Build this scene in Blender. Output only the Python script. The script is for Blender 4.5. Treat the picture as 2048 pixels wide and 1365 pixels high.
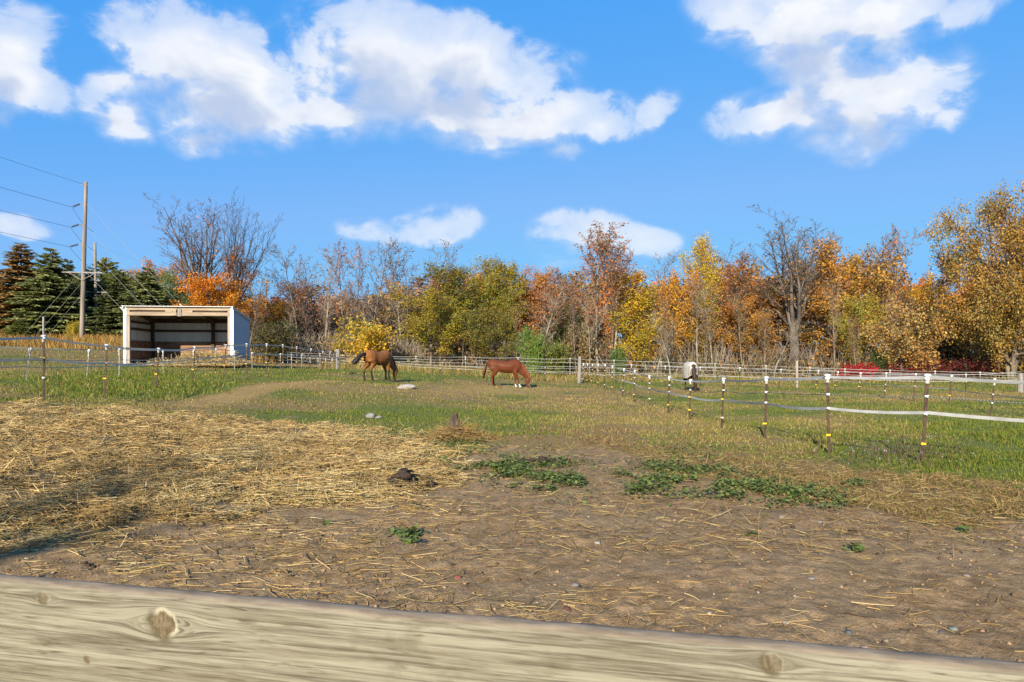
import bpy, bmesh, math, random
import numpy as np
from mathutils import Vector, Matrix
R = math.radians
for _o in list(bpy.data.objects):
    bpy.data.objects.remove(_o)
scene = bpy.context.scene
COL = scene.collection
F, CX, HY, EYE = 1365.0, 1024.0, 722.0, 1.62      # focal length, centre column, horizon row (photograph pixels), eye height

# ------------------------------------------------------------------ camera, world, sun, exposure
cam_d = bpy.data.cameras.new('camera')
cam = bpy.data.objects.new('camera', cam_d)
COL.objects.link(cam)
cam.location = (0, 0, EYE)
cam.rotation_euler = (R(90), 0, 0)
cam_d.sensor_width = 36
cam_d.lens = 36 * F / 2048
cam_d.shift_y = 39.5 / 2048
cam_d.clip_start = 0.05
cam_d.clip_end = 9000
cam_d.dof.use_dof = True
cam_d.dof.focus_distance = 10.0
cam_d.dof.aperture_fstop = 14.0
scene.camera = cam
vs = scene.view_settings
vs.view_transform = 'Standard'
vs.look = 'None'
vs.gamma = 1
vs.use_curve_mapping = False
vs.exposure = 1.0

SUN_EL, SUN_AZ = 23.0, 17.0                       # elevation; degrees to the left of straight behind the camera
sx, sy = math.sin(R(SUN_AZ)), math.cos(R(SUN_AZ))
SUNV = Vector((sx * math.cos(R(SUN_EL)), sy * math.cos(R(SUN_EL)), -math.sin(R(SUN_EL))))
sun_d = bpy.data.lights.new('sun', 'SUN')
sun_d.energy = 5.0
sun_d.angle = R(0.53)
sun_d.color = (1.0, 0.90, 0.72)
sun = bpy.data.objects.new('sun', sun_d)
sun.rotation_euler = SUNV.to_track_quat('-Z', 'Y').to_euler()
sun.location = (-8, -20, 20)
COL.objects.link(sun)


class NT:
    """small helper that writes shader nodes as expressions"""
    def __init__(s, tree):
        s.t = tree
        s.n = tree.nodes
        s.l = tree.links

    def put(s, sock, v):
        if isinstance(v, bpy.types.NodeSocket):
            s.l.new(v, sock)
        elif v is not None:
            if sock.type == 'RGBA' and len(v) == 3:
                v = (*v, 1)
            sock.default_value = v

    def m(s, op, a, b=None, c=None, clamp=False):
        n = s.n.new('ShaderNodeMath')
        n.operation = op
        n.use_clamp = clamp
        for i, v in enumerate((a, b, c)):
            if v is not None:
                s.put(n.inputs[i], v)
        return n.outputs[0]

    def v(s, op, a, b=None, scale=None):
        n = s.n.new('ShaderNodeVectorMath')
        n.operation = op
        s.put(n.inputs[0], a)
        if b is not None:
            s.put(n.inputs[1], b)
        if scale is not None:
            s.put(n.inputs['Scale'], scale)
        return n.outputs['Value'] if op in ('LENGTH', 'DOT_PRODUCT', 'DISTANCE') else n.outputs[0]

    def sep(s, a):
        n = s.n.new('ShaderNodeSeparateXYZ')
        s.put(n.inputs[0], a)
        return n.outputs

    def comb(s, x, y, z):
        n = s.n.new('ShaderNodeCombineXYZ')
        for i, v in enumerate((x, y, z)):
            s.put(n.inputs[i], v)
        return n.outputs[0]

    def noise(s, vec, scale, detail=4, rough=0.55, dist=0.0, out=0):
        n = s.n.new('ShaderNodeTexNoise')
        if vec is not None:
            s.put(n.inputs['Vector'], vec)
        n.inputs['Scale'].default_value = scale
        n.inputs['Detail'].default_value = detail
        n.inputs['Roughness'].default_value = rough
        n.inputs['Distortion'].default_value = dist
        return n.outputs[out]

    def ramp(s, x, lo, hi, a=0.0, b=1.0, smooth=True):
        n = s.n.new('ShaderNodeMapRange')
        n.interpolation_type = 'SMOOTHSTEP' if smooth else 'LINEAR'
        n.clamp = True
        s.put(n.inputs[0], x)
        for i, v in enumerate((lo, hi, a, b)):
            n.inputs[i + 1].default_value = v
        return n.outputs[0]

    def mix(s, f, a, b, mode='MIX'):
        n = s.n.new('ShaderNodeMix')
        n.data_type = 'RGBA'
        n.blend_type = mode
        s.put(n.inputs[0], f)
        s.put(n.inputs[6], a)
        s.put(n.inputs[7], b)
        return n.outputs[2]

    def tc(s, which='Object'):
        n = s.n.new('ShaderNodeTexCoord')
        return n.outputs[which]

    def attr(s, name, out='Color', kind='GEOMETRY'):
        n = s.n.new('ShaderNodeAttribute')
        n.attribute_name = name
        n.attribute_type = kind
        return n.outputs[out]


# world: physical sky with fair-weather clouds laid out by compass direction and height
world = bpy.data.worlds.new('World')
scene.world = world
world.use_nodes = True
wt = world.node_tree
wt.nodes.clear()
W = NT(wt)
sky = wt.nodes.new('ShaderNodeTexSky')
sky.sky_type = 'NISHITA'
sky.sun_disc = False
sky.sun_elevation = R(SUN_EL)
sky.sun_rotation = math.atan2(-sx, -sy) % (2 * math.pi)
sky.altitude = 300
sky.air_density = 1.0
sky.dust_density = 0.25
sky.ozone_density = 2.5
dirv = W.tc('Generated')
dx, dy, dz = W.sep(dirv)
hor = W.m('SQRT', W.m('ADD', W.m('MULTIPLY', dx, dx), W.m('MULTIPLY', dy, dy)))
az = W.m('ARCTAN2', dx, dy)
el = W.m('ARCTAN2', dz, hor)
azel = W.comb(az, el, 0.0)


def blob(px, py, w, h, rot=0, k=1.0):
    a = math.atan((px - CX) / F)
    c = math.cos(a)
    return (a, math.atan((HY - py) / F * c), w / F * c * c * 1.08, h / F * c * 1.1, rot, k)


BL = [blob(20, 110, 150, 120, -20), blob(30, 180, 160, 75, -8), blob(240, 190, 110, 50, 35, .72), blob(262, 250, 70, 50, 50, .62),
      blob(330, 100, 185, 105, 8, 1.15), blob(260, 30, 80, 45, 20, .8), blob(480, 150, 190, 105, -22, 1.1), blob(560, 235, 260, 75, 3, 1.05),
      blob(760, 150, 220, 130, -14, 1.15), blob(960, 130, 215, 85, -5, 1.05), blob(900, 230, 200, 75, 0), blob(1040, 245, 250, 72, 4, 1.05),
      blob(1200, 255, 120, 52, -12, .95), blob(1315, 225, 60, 40, 60, .55), blob(690, 42, 66, 30, 0, .72), blob(1110, 312, 85, 24, 0, .55), blob(425, 275, 110, 36, 0, .8),
      blob(430, 205, 150, 80, 10, 1.0), blob(640, 225, 150, 75, 0, 1.05), blob(960, 195, 150, 80, 0, 1.05), blob(1665, 190, 130, 90, 0, 1.05), blob(1600, 30, 270, 95, -14, 1.05), blob(1760, 40, 200, 95, 8, 1.15), blob(1640, 130, 135, 115, -30), blob(1790, 195, 175, 100, 10, 1.15),
      blob(1560, 235, 185, 68, -8, .95), blob(1720, 255, 165, 72, 0), blob(1930, 20, 150, 50, 20, .8), blob(1895, 240, 55, 35, -50, .55),
      blob(870, 460, 125, 46, 8, .74), blob(1190, 478, 160, 50, -10, .7), blob(1290, 500, 85, 40, 0, .62), blob(30, 452, 80, 25, 0, .6),
      blob(1900, 465, 60, 22, 0, .5), blob(720, 455, 90, 30, 0, .45), blob(1200, 520, 160, 30, 0, .42)]
_r = random.Random(4)
for _k in range(15):                                 # the same kind of cloud goes on round the rest of the sky
    a_ = R(48) + (_k + _r.random() * .8) / 15 * R(264)
    e_ = R(_r.uniform(9, 50))
    for _j in range(1):
        BL.append((((a_ + _r.uniform(-.12, .12) + math.pi) % (2 * math.pi)) - math.pi, e_ + _r.uniform(-.05, .05), _r.uniform(.1, .2), _r.uniform(.05, .09), _r.uniform(-20, 20), _r.uniform(.7, 1.1)))


def cloud_shape(lift, det=10):
    p = W.v('ADD', azel, (lift * 0.25, lift, 0.0))
    d3 = W.v('ADD', dirv, (lift * .25, 0.0, lift))
    wv = W.v('SUBTRACT', W.noise(d3, 7.0, 3, .55, out=1), (.5, .5, .5))
    p = W.v('ADD', p, W.v('SCALE', wv, scale=0.085))
    acc = None
    for (a, e, ra, re, rot, k) in BL:
        n = wt.nodes.new('ShaderNodeMapping')
        n.vector_type = 'TEXTURE'
        if acc is not None:                          # chained one after the other, so that few values are alive at once
            c = wt.nodes.new('ShaderNodeVectorMath')
            c.operation = 'MULTIPLY_ADD'
            W.put(c.inputs[0], acc)
            c.inputs[1].default_value = (1e-6, 1e-6, 0)
            W.put(c.inputs[2], p)
            W.put(n.inputs['Vector'], c.outputs[0])
        else:
            W.put(n.inputs['Vector'], p)
        n.inputs['Location'].default_value = (a, e, 0)
        n.inputs['Rotation'].default_value = (0, 0, R(rot))
        n.inputs['Scale'].default_value = (ra, re, 1)
        b = W.m('MULTIPLY', W.m('SUBTRACT', 1.0, W.v('LENGTH', n.outputs[0])), k)
        acc = b if acc is None else W.m('SMOOTH_MAX', acc, b, 0.18)
    acc = W.m('MAXIMUM', acc, 0.0)
    nz = W.noise(W.v('MULTIPLY', d3, (1.0, 1.0, 1.5)), 10.5, det, .60, 0.35)
    fine = W.m('MULTIPLY', W.m('SUBTRACT', nz, .5), W.ramp(acc, 0.0, .30, 0.0, 1.75))
    return W.m('ADD', acc, fine)


den = cloud_shape(0.0)
up = cloud_shape(0.045, 3)
lee = W.ramp(W.m('SUBTRACT', up, den), -.30, .22)             # 0 at a sunny upper edge, 1 at a soft base
cover = W.ramp(W.m('DIVIDE', W.m('SUBTRACT', den, .05), W.m('ADD', .36, W.m('MULTIPLY', lee, .55))), 0.0, 1.0)
cover = W.m('MULTIPLY', cover, W.ramp(W.m('ADD', W.m('MULTIPLY', up, .5), W.m('MULTIPLY', den, .5)), .05, .75, .50, 1.0))
cover = W.m('MAXIMUM', cover, W.ramp(den, .36, 1.0))
shade = W.ramp(W.m('ADD', W.m('MULTIPLY', up, .85), W.m('MULTIPLY', den, .15)), .34, 1.05)
_sr, _sg, _sb = W.sep(sky.outputs[0])                # the photograph's grading of the blue: deeper and more even
blue = W.comb(W.m('MULTIPLY', W.m('POWER', W.m('MINIMUM', W.m('MAXIMUM', _sr, .001), 2.6), 1.25), .45), W.m('MULTIPLY', W.m('POWER', W.m('MINIMUM', W.m('MAXIMUM', _sg, .001), 6.0), .38), 1.86),
              W.m('MULTIPLY', W.m('POWER', W.m('MAXIMUM', _sb, .001), .08), 5.42))
white = W.mix(shade, (6.3, 6.4, 6.6, 1), (3.5, 4.15, 5.5, 1))
skycol = W.mix(W.m('MULTIPLY', cover, .97), blue, white)
bg = wt.nodes.new('ShaderNodeBackground')
W.put(bg.inputs['Color'], skycol)
bg.inputs['Strength'].default_value = 0.0763
world.cycles.sampling_method = 'MANUAL'
world.cycles.sample_map_resolution = 256
wo = wt.nodes.new('ShaderNodeOutputWorld')
wt.links.new(bg.outputs[0], wo.inputs[0])

# ------------------------------------------------------------------ mesh helpers
rnd = random.Random(11)
nrg = np.random.default_rng(7)


def tag(o, label=None, cat=None, group=None, kind=None):
    if label:
        o['label'] = label
    if cat:
        o['category'] = cat
    if group:
        o['group'] = group
    if kind:
        o['kind'] = kind
    return o


def np_mesh(name, V, faces, mats, mi=None, col=None, smooth=False):
    """faces: list of integer arrays, each (n, k)"""
    V = np.asarray(V, np.float32).reshape(-1, 3)
    faces = [np.asarray(f, np.int32) for f in (faces if isinstance(faces, (list, tuple)) else [faces]) if len(f)]
    me = bpy.data.meshes.new(name)
    me.vertices.add(len(V))
    me.vertices.foreach_set('co', V.ravel())
    li = np.concatenate([f.ravel() for f in faces])
    tot = np.concatenate([np.full(len(f), f.shape[1], np.int32) for f in faces])
    st = np.concatenate([[0], np.cumsum(tot)[:-1]]).astype(np.int32)
    me.loops.add(len(li))
    me.loops.foreach_set('vertex_index', li)
    me.polygons.add(len(tot))
    me.polygons.foreach_set('loop_start', st)
    me.polygons.foreach_set('loop_total', tot)
    for m_ in (mats if isinstance(mats, (list, tuple)) else [mats]):
        me.materials.append(m_)
    if mi is not None:
        me.polygons.foreach_set('material_index', np.asarray(mi, np.int32))
    if smooth:
        me.polygons.foreach_set('use_smooth', np.ones(len(tot), bool))
    if col is not None:
        for nm, c in (col.items() if isinstance(col, dict) else (('Col', col),)):
            c = np.asarray(c, np.float32)
            if c.shape[1] == 3:
                c = np.concatenate([c, np.ones((len(c), 1), np.float32)], 1)
            at = me.color_attributes.new(nm, 'FLOAT_COLOR', 'POINT')
            at.data.foreach_set('color', c.ravel())
    me.update(calc_edges=True)
    return me


def link(name, me, parent=None, loc=None, rot=None):
    o = bpy.data.objects.new(name, me)
    COL.objects.link(o)
    if parent is not None:
        o.parent = parent
    if loc is not None:
        o.location = loc
    if rot is not None:
        o.rotation_euler = rot
    return o


def empty(name, loc=(0, 0, 0), rz=0.0):
    o = bpy.data.objects.new(name, None)
    COL.objects.link(o)
    o.location = loc
    o.rotation_euler = (0, 0, rz)
    o.empty_display_size = .2
    return o


class MB:
    """collects boxes, tubes and lathes into one mesh"""
    def __init__(s):
        s.V = []
        s.F = []
        s.mi = []
        s.cur = 0

    def add(s, vs_, fs_):
        o = len(s.V)
        s.V += [tuple(v) for v in vs_]
        for f in fs_:
            s.F.append(tuple(i + o for i in f))
            s.mi.append(s.cur)
        return s

    def box(s, c, d, M=None, bev=0.0):
        bm = bmesh.new()
        bmesh.ops.create_cube(bm, size=1)
        bmesh.ops.scale(bm, vec=d, verts=bm.verts)
        if bev:
            bmesh.ops.bevel(bm, geom=bm.edges[:], offset=bev, segments=1, affect='EDGES')
        if M is not None:
            bm.transform(M)
        bmesh.ops.translate(bm, vec=c, verts=bm.verts)
        bm.verts.index_update()
        s.add([v.co[:] for v in bm.verts], [[v.index for v in f.verts] for f in bm.faces])
        bm.free()
        return s

    def span(s, a, b, bev=0.0):
        return s.box([(a[i] + b[i]) / 2 for i in range(3)], [abs(b[i] - a[i]) for i in range(3)], bev=bev)

    def tube(s, pts, rad, n=6, cap=True):
        pts = [Vector(p) for p in pts]
        rad = rad if isinstance(rad, (list, tuple)) else [rad] * len(pts)
        rings = []
        ref = None
        for i, p in enumerate(pts):
            t = (pts[min(i + 1, len(pts) - 1)] - pts[max(i - 1, 0)])
            t = t.normalized() if t.length > 1e-9 else Vector((0, 0, 1))
            if ref is None:
                ref = t.orthogonal().normalized()
            ref = (ref - t * ref.dot(t))
            ref = ref.normalized() if ref.length > 1e-6 else t.orthogonal().normalized()
            b = t.cross(ref)
            rings.append([p + (ref * math.cos(2 * math.pi * k / n) + b * math.sin(2 * math.pi * k / n)) * rad[i] for k in range(n)])
        vs_ = [v for r in rings for v in r]
        fs_ = []
        for i in range(len(pts) - 1):
            for k in range(n):
                a, b2 = i * n + k, i * n + (k + 1) % n
                fs_.append((a, b2, b2 + n, a + n))
        if cap:
            fs_.append(tuple(range(n))[::-1])
            fs_.append(tuple(range((len(pts) - 1) * n, len(pts) * n)))
        return s.add(vs_, fs_)

    def lathe(s, prof, c=(0, 0, 0), n=10):
        vs_ = []
        for (r, z) in prof:
            vs_ += [(c[0] + r * math.cos(2 * math.pi * k / n), c[1] + r * math.sin(2 * math.pi * k / n), c[2] + z) for k in range(n)]
        fs_ = []
        for i in range(len(prof) - 1):
            for k in range(n):
                a, b = i * n + k, i * n + (k + 1) % n
                fs_.append((a, b, b + n, a + n))
        fs_.append(tuple(range(n))[::-1])
        fs_.append(tuple(range((len(prof) - 1) * n, len(prof) * n)))
        return s.add(vs_, fs_)

    def ribbon(s, pts, w, th, tw=None):
        """flat band along pts, standing on edge, turned by tw radians at each point"""
        pts = [Vector(p) for p in pts]
        vs_ = []
        for i, p in enumerate(pts):
            t = (pts[min(i + 1, len(pts) - 1)] - pts[max(i - 1, 0)]).normalized()
            side = t.cross(Vector((0, 0, 1))).normalized()
            upv = side.cross(t)
            a = tw[i] if tw else 0
            u = upv * math.cos(a) + side * math.sin(a)
            q = side * math.cos(a) - upv * math.sin(a)
            vs_ += [p + u * w / 2 + q * th / 2, p + u * w / 2 - q * th / 2, p - u * w / 2 - q * th / 2, p - u * w / 2 + q * th / 2]
        fs_ = [(0, 1, 2, 3), tuple(len(pts) * 4 - 4 + k for k in (3, 2, 1, 0))]
        for i in range(len(pts) - 1):
            for k in range(4):
                a, b = i * 4 + k, i * 4 + (k + 1) % 4
                fs_.append((a, a + 4, b + 4, b))
        return s.add(vs_, fs_)

    def mesh(s, name, mats, smooth=False):
        me = bpy.data.meshes.new(name)
        me.from_pydata(s.V, [], s.F)
        for m_ in (mats if isinstance(mats, (list, tuple)) else [mats]):
            me.materials.append(m_)
        me.polygons.foreach_set('material_index', s.mi)
        if smooth:
            me.polygons.foreach_set('use_smooth', [True] * len(s.F))
        me.update()
        return me

    def build(s, name, mats, parent=None, loc=None, rot=None, smooth=False):
        return link(name, s.mesh(name, mats, smooth), parent, loc, rot)


# ------------------------------------------------------------------ materials
def new_mat(name):
    m_ = bpy.data.materials.new(name)
    m_.use_nodes = True
    m_.node_tree.nodes.clear()
    N = NT(m_.node_tree)
    out = N.n.new('ShaderNodeOutputMaterial')
    return m_, N, out


def bsdf(N, out, color, rough=.6, normal=None, metal=0.0, spec=.4):
    b = N.n.new('ShaderNodeBsdfPrincipled')
    N.put(b.inputs['Base Color'], color)
    N.put(b.inputs['Roughness'], rough)
    N.put(b.inputs['Metallic'], metal)
    b.inputs['Specular IOR Level'].default_value = spec
    if normal is not None:
        N.put(b.inputs['Normal'], normal)
    N.l.new(b.outputs[0], out.inputs[0])
    return b


def bump(N, h, strength=.4, dist=.02):
    b = N.n.new('ShaderNodeBump')
    b.inputs['Strength'].default_value = strength
    b.inputs['Distance'].default_value = dist
    N.put(b.inputs['Height'], h)
    return b.outputs[0]


def mat(name, c1, c2, scale=8, stretch=(1, 1, 1), rough=.6, bmp=.3, dist=.01, detail=6, metal=0.0, spec=.3, contrast=(.35, .65), rnd_amt=0.0, splash=0.0):
    m_, N, out = new_mat(name)
    v = N.v('MULTIPLY', N.tc(), stretch)
    n1 = N.noise(v, scale, detail, .6)
    c = N.mix(N.ramp(n1, *contrast), c1, c2)
    if rnd_amt:
        oi = N.n.new('ShaderNodeObjectInfo')
        c = N.mix(1.0, c, N.comb(*[N.ramp(oi.outputs['Random'], 0, 1, 1 - rnd_amt, 1 + rnd_amt, False)] * 3), 'MULTIPLY')
    if splash:
        hz_ = N.sep(N.tc())[2]
        k = N.ramp(N.m('ADD', hz_, N.m('MULTIPLY', N.noise(N.tc(), 5, 5, .65), -.9)), .25, -.45, 0, splash)
        c = N.mix(k, c, (.20, .145, .095, 1))
    n2 = N.noise(v, scale * 4, 4, .6)
    bsdf(N, out, c, N.ramp(n1, .2, .8, rough - .08, rough + .08), bump(N, n2, bmp, dist) if bmp else None, metal, spec)
    return m_


def leaf_mat(name, trans=.3, rough=.55, use_obj=True, spec=.25):
    m_, N, out = new_mat(name)
    c = N.attr('Col')
    if use_obj:
        oi = N.n.new('ShaderNodeObjectInfo')
        c = N.mix(1.0, c, oi.outputs['Color'], 'MULTIPLY')
    b = N.n.new('ShaderNodeBsdfPrincipled')
    N.put(b.inputs['Base Color'], c)
    b.inputs['Roughness'].default_value = rough
    b.inputs['Specular IOR Level'].default_value = spec
    t = N.n.new('ShaderNodeBsdfTranslucent')
    N.put(t.inputs['Color'], c)
    mx = N.n.new('ShaderNodeMixShader')
    mx.inputs[0].default_value = trans
    N.l.new(b.outputs[0], mx.inputs[1])
    N.l.new(t.outputs[0], mx.inputs[2])
    N.l.new(mx.outputs[0], out.inputs[0])
    return m_


M = {}
M['leaf'] = leaf_mat('leaf', .42, spec=.12)
M['needle'] = leaf_mat('needle', .2, spec=.12)
M['grass'] = leaf_mat('grass_blade', .3, .6, False, .1)
M['straw'] = leaf_mat('straw_stem', .12, .6, False, .15)
M['weed'] = leaf_mat('weed_leaf', .25, .6, False, .12)
M['bark'] = mat('bark', (.085, .066, .05), (.19, .155, .12), 3, (1, 1, .25), .9, .6, .02, rnd_amt=.25)
M['bark_pale'] = mat('bark_pale', (.15, .125, .095), (.29, .25, .19), 3, (1, 1, .3), .85, .4, .02, rnd_amt=.15)
M['bark_dark'] = mat('bark_dark', (.05, .04, .033), (.12, .098, .08), 3, (1, 1, .25), .9, .6, .02, rnd_amt=.2)
M['pole_wood'] = mat('pole_wood', (.15, .12, .095), (.27, .225, .18), 5, (1, 1, .06), .85, .4, .01)
M['grey_wood'] = mat('grey_wood', (.16, .145, .13), (.30, .275, .245), 9, (1, 1, .08), .85, .5, .008)
M['lumber'] = mat('lumber', (.24, .175, .12), (.37, .29, .205), 5, (.15, 1, 1), .8, .3, .005, rnd_amt=.12)
M['lumber_up'] = mat('lumber_upright', (.25, .20, .15), (.36, .30, .23), 5, (1, 1, .12), .8, .3, .005)
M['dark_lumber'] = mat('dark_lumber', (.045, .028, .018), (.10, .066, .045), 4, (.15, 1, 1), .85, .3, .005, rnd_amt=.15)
M['kick'] = mat('kick_board', (.16, .085, .048), (.30, .17, .10), 3, (.18, 1, 1.6), .8, .3, .005, rnd_amt=.18)
M['white_metal'] = mat('white_metal', (.66, .66, .655), (.72, .72, .71), 2.0, (1, 1, .4), .42, .05, .002, spec=.5, splash=.75)
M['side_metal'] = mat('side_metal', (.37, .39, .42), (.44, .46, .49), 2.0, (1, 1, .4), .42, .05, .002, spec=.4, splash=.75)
M['inner_metal'] = mat('inner_metal', (.58, .565, .52), (.68, .665, .62), 1.6, (1, 1, .3), .5, .05, .002, spec=.4, splash=.8)
M['white_trim'] = mat('white_trim', (.70, .70, .69), (.76, .76, .75), 3, (1, 1, .3), .4, .05, .002, spec=.5, splash=.6)
M['rust'] = mat('rusty_post', (.030, .019, .013), (.078, .045, .030), 14, (1, 1, .5), .8, .5, .003, rnd_amt=.25)
M['galv'] = mat('galvanised_post', (.10, .095, .085), (.22, .21, .19), 14, (1, 1, .4), .65, .3, .003, rnd_amt=.2)
M['plastic'] = mat('white_plastic', (.56, .56, .545), (.64, .64, .625), 20, (1, 1, 1), .35, .05, .001, spec=.5)
M['yellow'] = mat('yellow_plastic', (.72, .42, .01), (.80, .50, .02), 20, (1, 1, 1), .4, .05, .001, spec=.5)
M['porcelain'] = mat('dark_porcelain', (.035, .03, .03), (.07, .06, .055), 20, (1, 1, 1), .3, 0, spec=.5)
M['wire'] = mat('wire', (.05, .05, .055), (.09, .09, .095), 30, (1, 1, 1), .5, 0)
M['guy'] = mat('guy_wire', (.20, .20, .19), (.30, .30, .28), 30, (1, 1, 1), .4, 0)
M['stone'] = mat('stone', (.13, .122, .112), (.22, .208, .195), 6, (1, 1, 1), .85, .5, .01)
M['stone_pale'] = mat('stone_pale', (.21, .18, .155), (.32, .28, .245), 4, (1, 1, 1), .85, .4, .01)
M['dung'] = mat('dung', (.020, .013, .008), (.060, .038, .021), 30, (1, 1, 1), .85, .8, .01)
M['blanket'] = mat('blanket_cloth', (.40, .36, .29), (.52, .465, .385), 5, (1, 1, 1), .9, .2, .01)
M['strap'] = mat('strap', (.02, .015, .012), (.05, .035, .028), 10, (1, 1, 1), .7, 0)


def tape_mat():
    """woven polytape: thin enough for light to shine through"""
    m_, N, out = new_mat('fence_tape')
    n1 = N.noise(N.tc(), 3.0, 3)
    c = N.mix(N.ramp(n1, .35, .65), (.36, .355, .335, 1), (.48, .475, .45, 1))
    b = bsdf(N, out, c, .5, None, 0, .3)
    t = N.n.new('ShaderNodeBsdfTranslucent')
    N.put(t.inputs['Color'], (.62, .61, .58, 1))
    mx = N.n.new('ShaderNodeMixShader')
    mx.inputs[0].default_value = .42
    N.l.new(b.outputs[0], mx.inputs[1])
    N.l.new(t.outputs[0], mx.inputs[2])
    N.l.new(mx.outputs[0], out.inputs[0])
    return m_


M['tape'] = tape_mat()


def rope_mat():
    m_, N, out = new_mat('twisted_rope')
    w = N.n.new('ShaderNodeTexWave')
    w.inputs['Scale'].default_value = 11
    N.put(w.inputs['Vector'], N.tc())
    c = N.mix(N.ramp(w.outputs['Fac'], .4, .6), (.05, .06, .05, 1), (.17, .175, .16, 1))
    bsdf(N, out, c, .6)
    return m_


M['rope'] = rope_mat()


# ------------------------------------------------------------------ noise and terrain
def _h(ix, iy, s):
    n = (ix.astype(np.int64) * 374761393 + iy.astype(np.int64) * 668265263 + s * 974634533) & 0xffffffff
    n = ((n ^ (n >> 13)) * 1274126177) & 0xffffffff
    return ((n ^ (n >> 16)) & 0xffff) / 65535.0


def vnoise(x, y, s=0):
    x0, y0 = np.floor(x), np.floor(y)
    fx, fy = x - x0, y - y0
    fx, fy = fx * fx * (3 - 2 * fx), fy * fy * (3 - 2 * fy)
    a, b, c, d = _h(x0, y0, s), _h(x0 + 1, y0, s), _h(x0, y0 + 1, s), _h(x0 + 1, y0 + 1, s)
    return (a * (1 - fx) + b * fx) * (1 - fy) + (c * (1 - fx) + d * fx) * fy


def fbm(x, y, s=0, o=4):
    t, a, n = 0, .5, 0
    for k in range(o):
        t = t + a * vnoise(x * 2 ** k, y * 2 ** k, s + k * 17)
        n += a
        a *= .5
    return t / n


def sstep(x, a, b):
    t = np.clip((x - a) / (b - a), 0, 1)
    return t * t * (3 - 2 * t)


def PX(px, d):
    return (px - CX) * d / F


def ZZ(py, d):
    return EYE + (HY - py) * d / F


# fence lines as read from the photograph: (column of the foot, row of the top, row of the foot, distance, sideways lean of the top in metres)
FA = [(1845, 750, 930, 10.6, .09), (1658, 750, 910, 12.0, -.04), (1530, 755, 880, 14.6, .03), (1443, 757, 860, 17.3, .06), (1379, 760, 842, 20.5, .03),
      (1336, 754, 828, 23.2, .05), (1299, 752, 818, 26.0, 0), (1268, 741, 803, 29.5, .04), (1245, 738, 795, 32.5, .08), (1224, 732, 790, 34.5, .03),
      (1208, 729, 783, 37, .07), (1195, 729, 778, 39.5, .05), (1183, 729, 775, 42, .07), (1174, 728, 770, 44, .05), (1164, 728, 768, 45.5, .1)]
FB = [(88, 672, 798, 15.2, 0), (210, 690, 795, 18.2, .06), (311, 697, 785, 22.0, .1), (386, 694, 771, 25.0, .07), (447, 690, 757, 28.5, .1), (493, 688, 753, 30.5, .02),
      (533, 688, 748, 32.5, 0), (566, 690, 746, 35, 0), (593.5, 694, 747, 38, 0), (620, 698, 746, 40.5, .06), (645, 703, 746, 43.5, .03), (661, 704, 745, 45, .0)]
FC = [(52, 695, 760, 24, .14), (173, 698, 757, 26, .1), (238, 697, 750, 28, .02), (326, 700, 748, 32, 0), (386, 700, 745, 34, .03), (431, 697, 742, 35.5, .02), (469, 701, 741, 37, 0),
      (504, 704, 740, 39, 0), (561, 707, 738, 41.5, 0), (583, 708, 737, 43.5, 0), (603, 709, 736, 46, .02), (620, 714, 736, 49, .02), (636, 715, 736, 51, .02), (651, 715, 736, 53, .02), (664, 716, 736, 55, .02)]
FF = [(1262, 729, 770, 43, .03), (1330, 732, 772, 42, .02), (1400, 734, 773, 41, .03), (1478, 735, 775, 40, .05), (1558, 738, 778, 38, .12), (1630, 740, 783, 36.5, .2), (1668, 742, 783, 35, .22), (1717, 745, 788, 32.5, .12),
      (1768, 745, 797, 29.5, .12), (1827, 747, 803, 27.5, .1), (1897, 750, 811, 25, .12), (1981, 757, 826, 21.5, .13), (2105, 766, 846, 18.3, .12)]

CP = []
for L_ in (FA, FB, FC, FF):
    for (px, t_, b_, d_, _l) in L_:
        CP.append((px, d_, ZZ(b_, d_)))
CP += [(250, 40, 1.44), (350, 40, 1.43), (460, 40.5, 1.44), (494, 44, 1.44), (300, 44, 1.5), (400, 44, 1.46), (755, 33, .57), (790, 32, .52), (812, 30, .455), (1010, 38, .2), (745, 20, .01), (560, 27, .58), (640, 29, .62), (690, 31, .66),
       (450, 21, .42), (350, 17, .32), (600, 19, .12), (650, 15, .03), (100, 13, .62), (0, 9, .40), (-100, 7, .18), (250, 11, .28), (250, 8, .1), (400, 9, .05), (500, 12, .06), (600, 10, 0.0), (-300, 11, .7), (-300, 16, .95), (-300, 24, 1.2),
       (163, 66, 2.93), (193, 78, 4.0), (50, 78, 5.0), (300, 78, 4.6), (100, 55, 2.45), (0, 60, 2.7), (-200, 60, 3), (-200, 80, 5.2), (420, 58, 2.2), (480, 66, 2.4), (600, 66, 1.85), (676, 46, .98), (850, 60, 1.05), (850, 48, .75), (1000, 50, .5),
       (1100, 62, .72), (1160, 46, .17), (1300, 60, .45), (1597, 61, .03), (1800, 54, .05), (2040, 50, .12), (2040, 34, .05), (2300, 40, 0), (2300, 20, 0), (2300, 12, 0), (1250, 15, 0), (1000, 20, 0), (1000, 26, .06), (1100, 30, .05), (900, 33, .33), (1500, 25, -.05),
       (1700, 16, 0), (1024, 14, 0), (1400, 48, .1), (1700, 45, .03)]
for px in range(-400, 2500, 300):
    CP.append((px, 6.0, 0.0 if px > -200 else .08))
    CP.append((px, 4.0, 0.0))
    CP.append((px, 2.0, 0.0))
for px, z in ((-400, 6), (0, 5.6), (300, 5), (500, 3.4), (700, 2.2), (900, 1.5), (1200, .9), (1500, .4), (1900, .3), (2400, .3)):
    CP.append((px, 95, z))
CPa = np.array(CP)
CPang = np.arctan((CPa[:, 0] - CX) / F)
CPd = np.log(CPa[:, 1])
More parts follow.
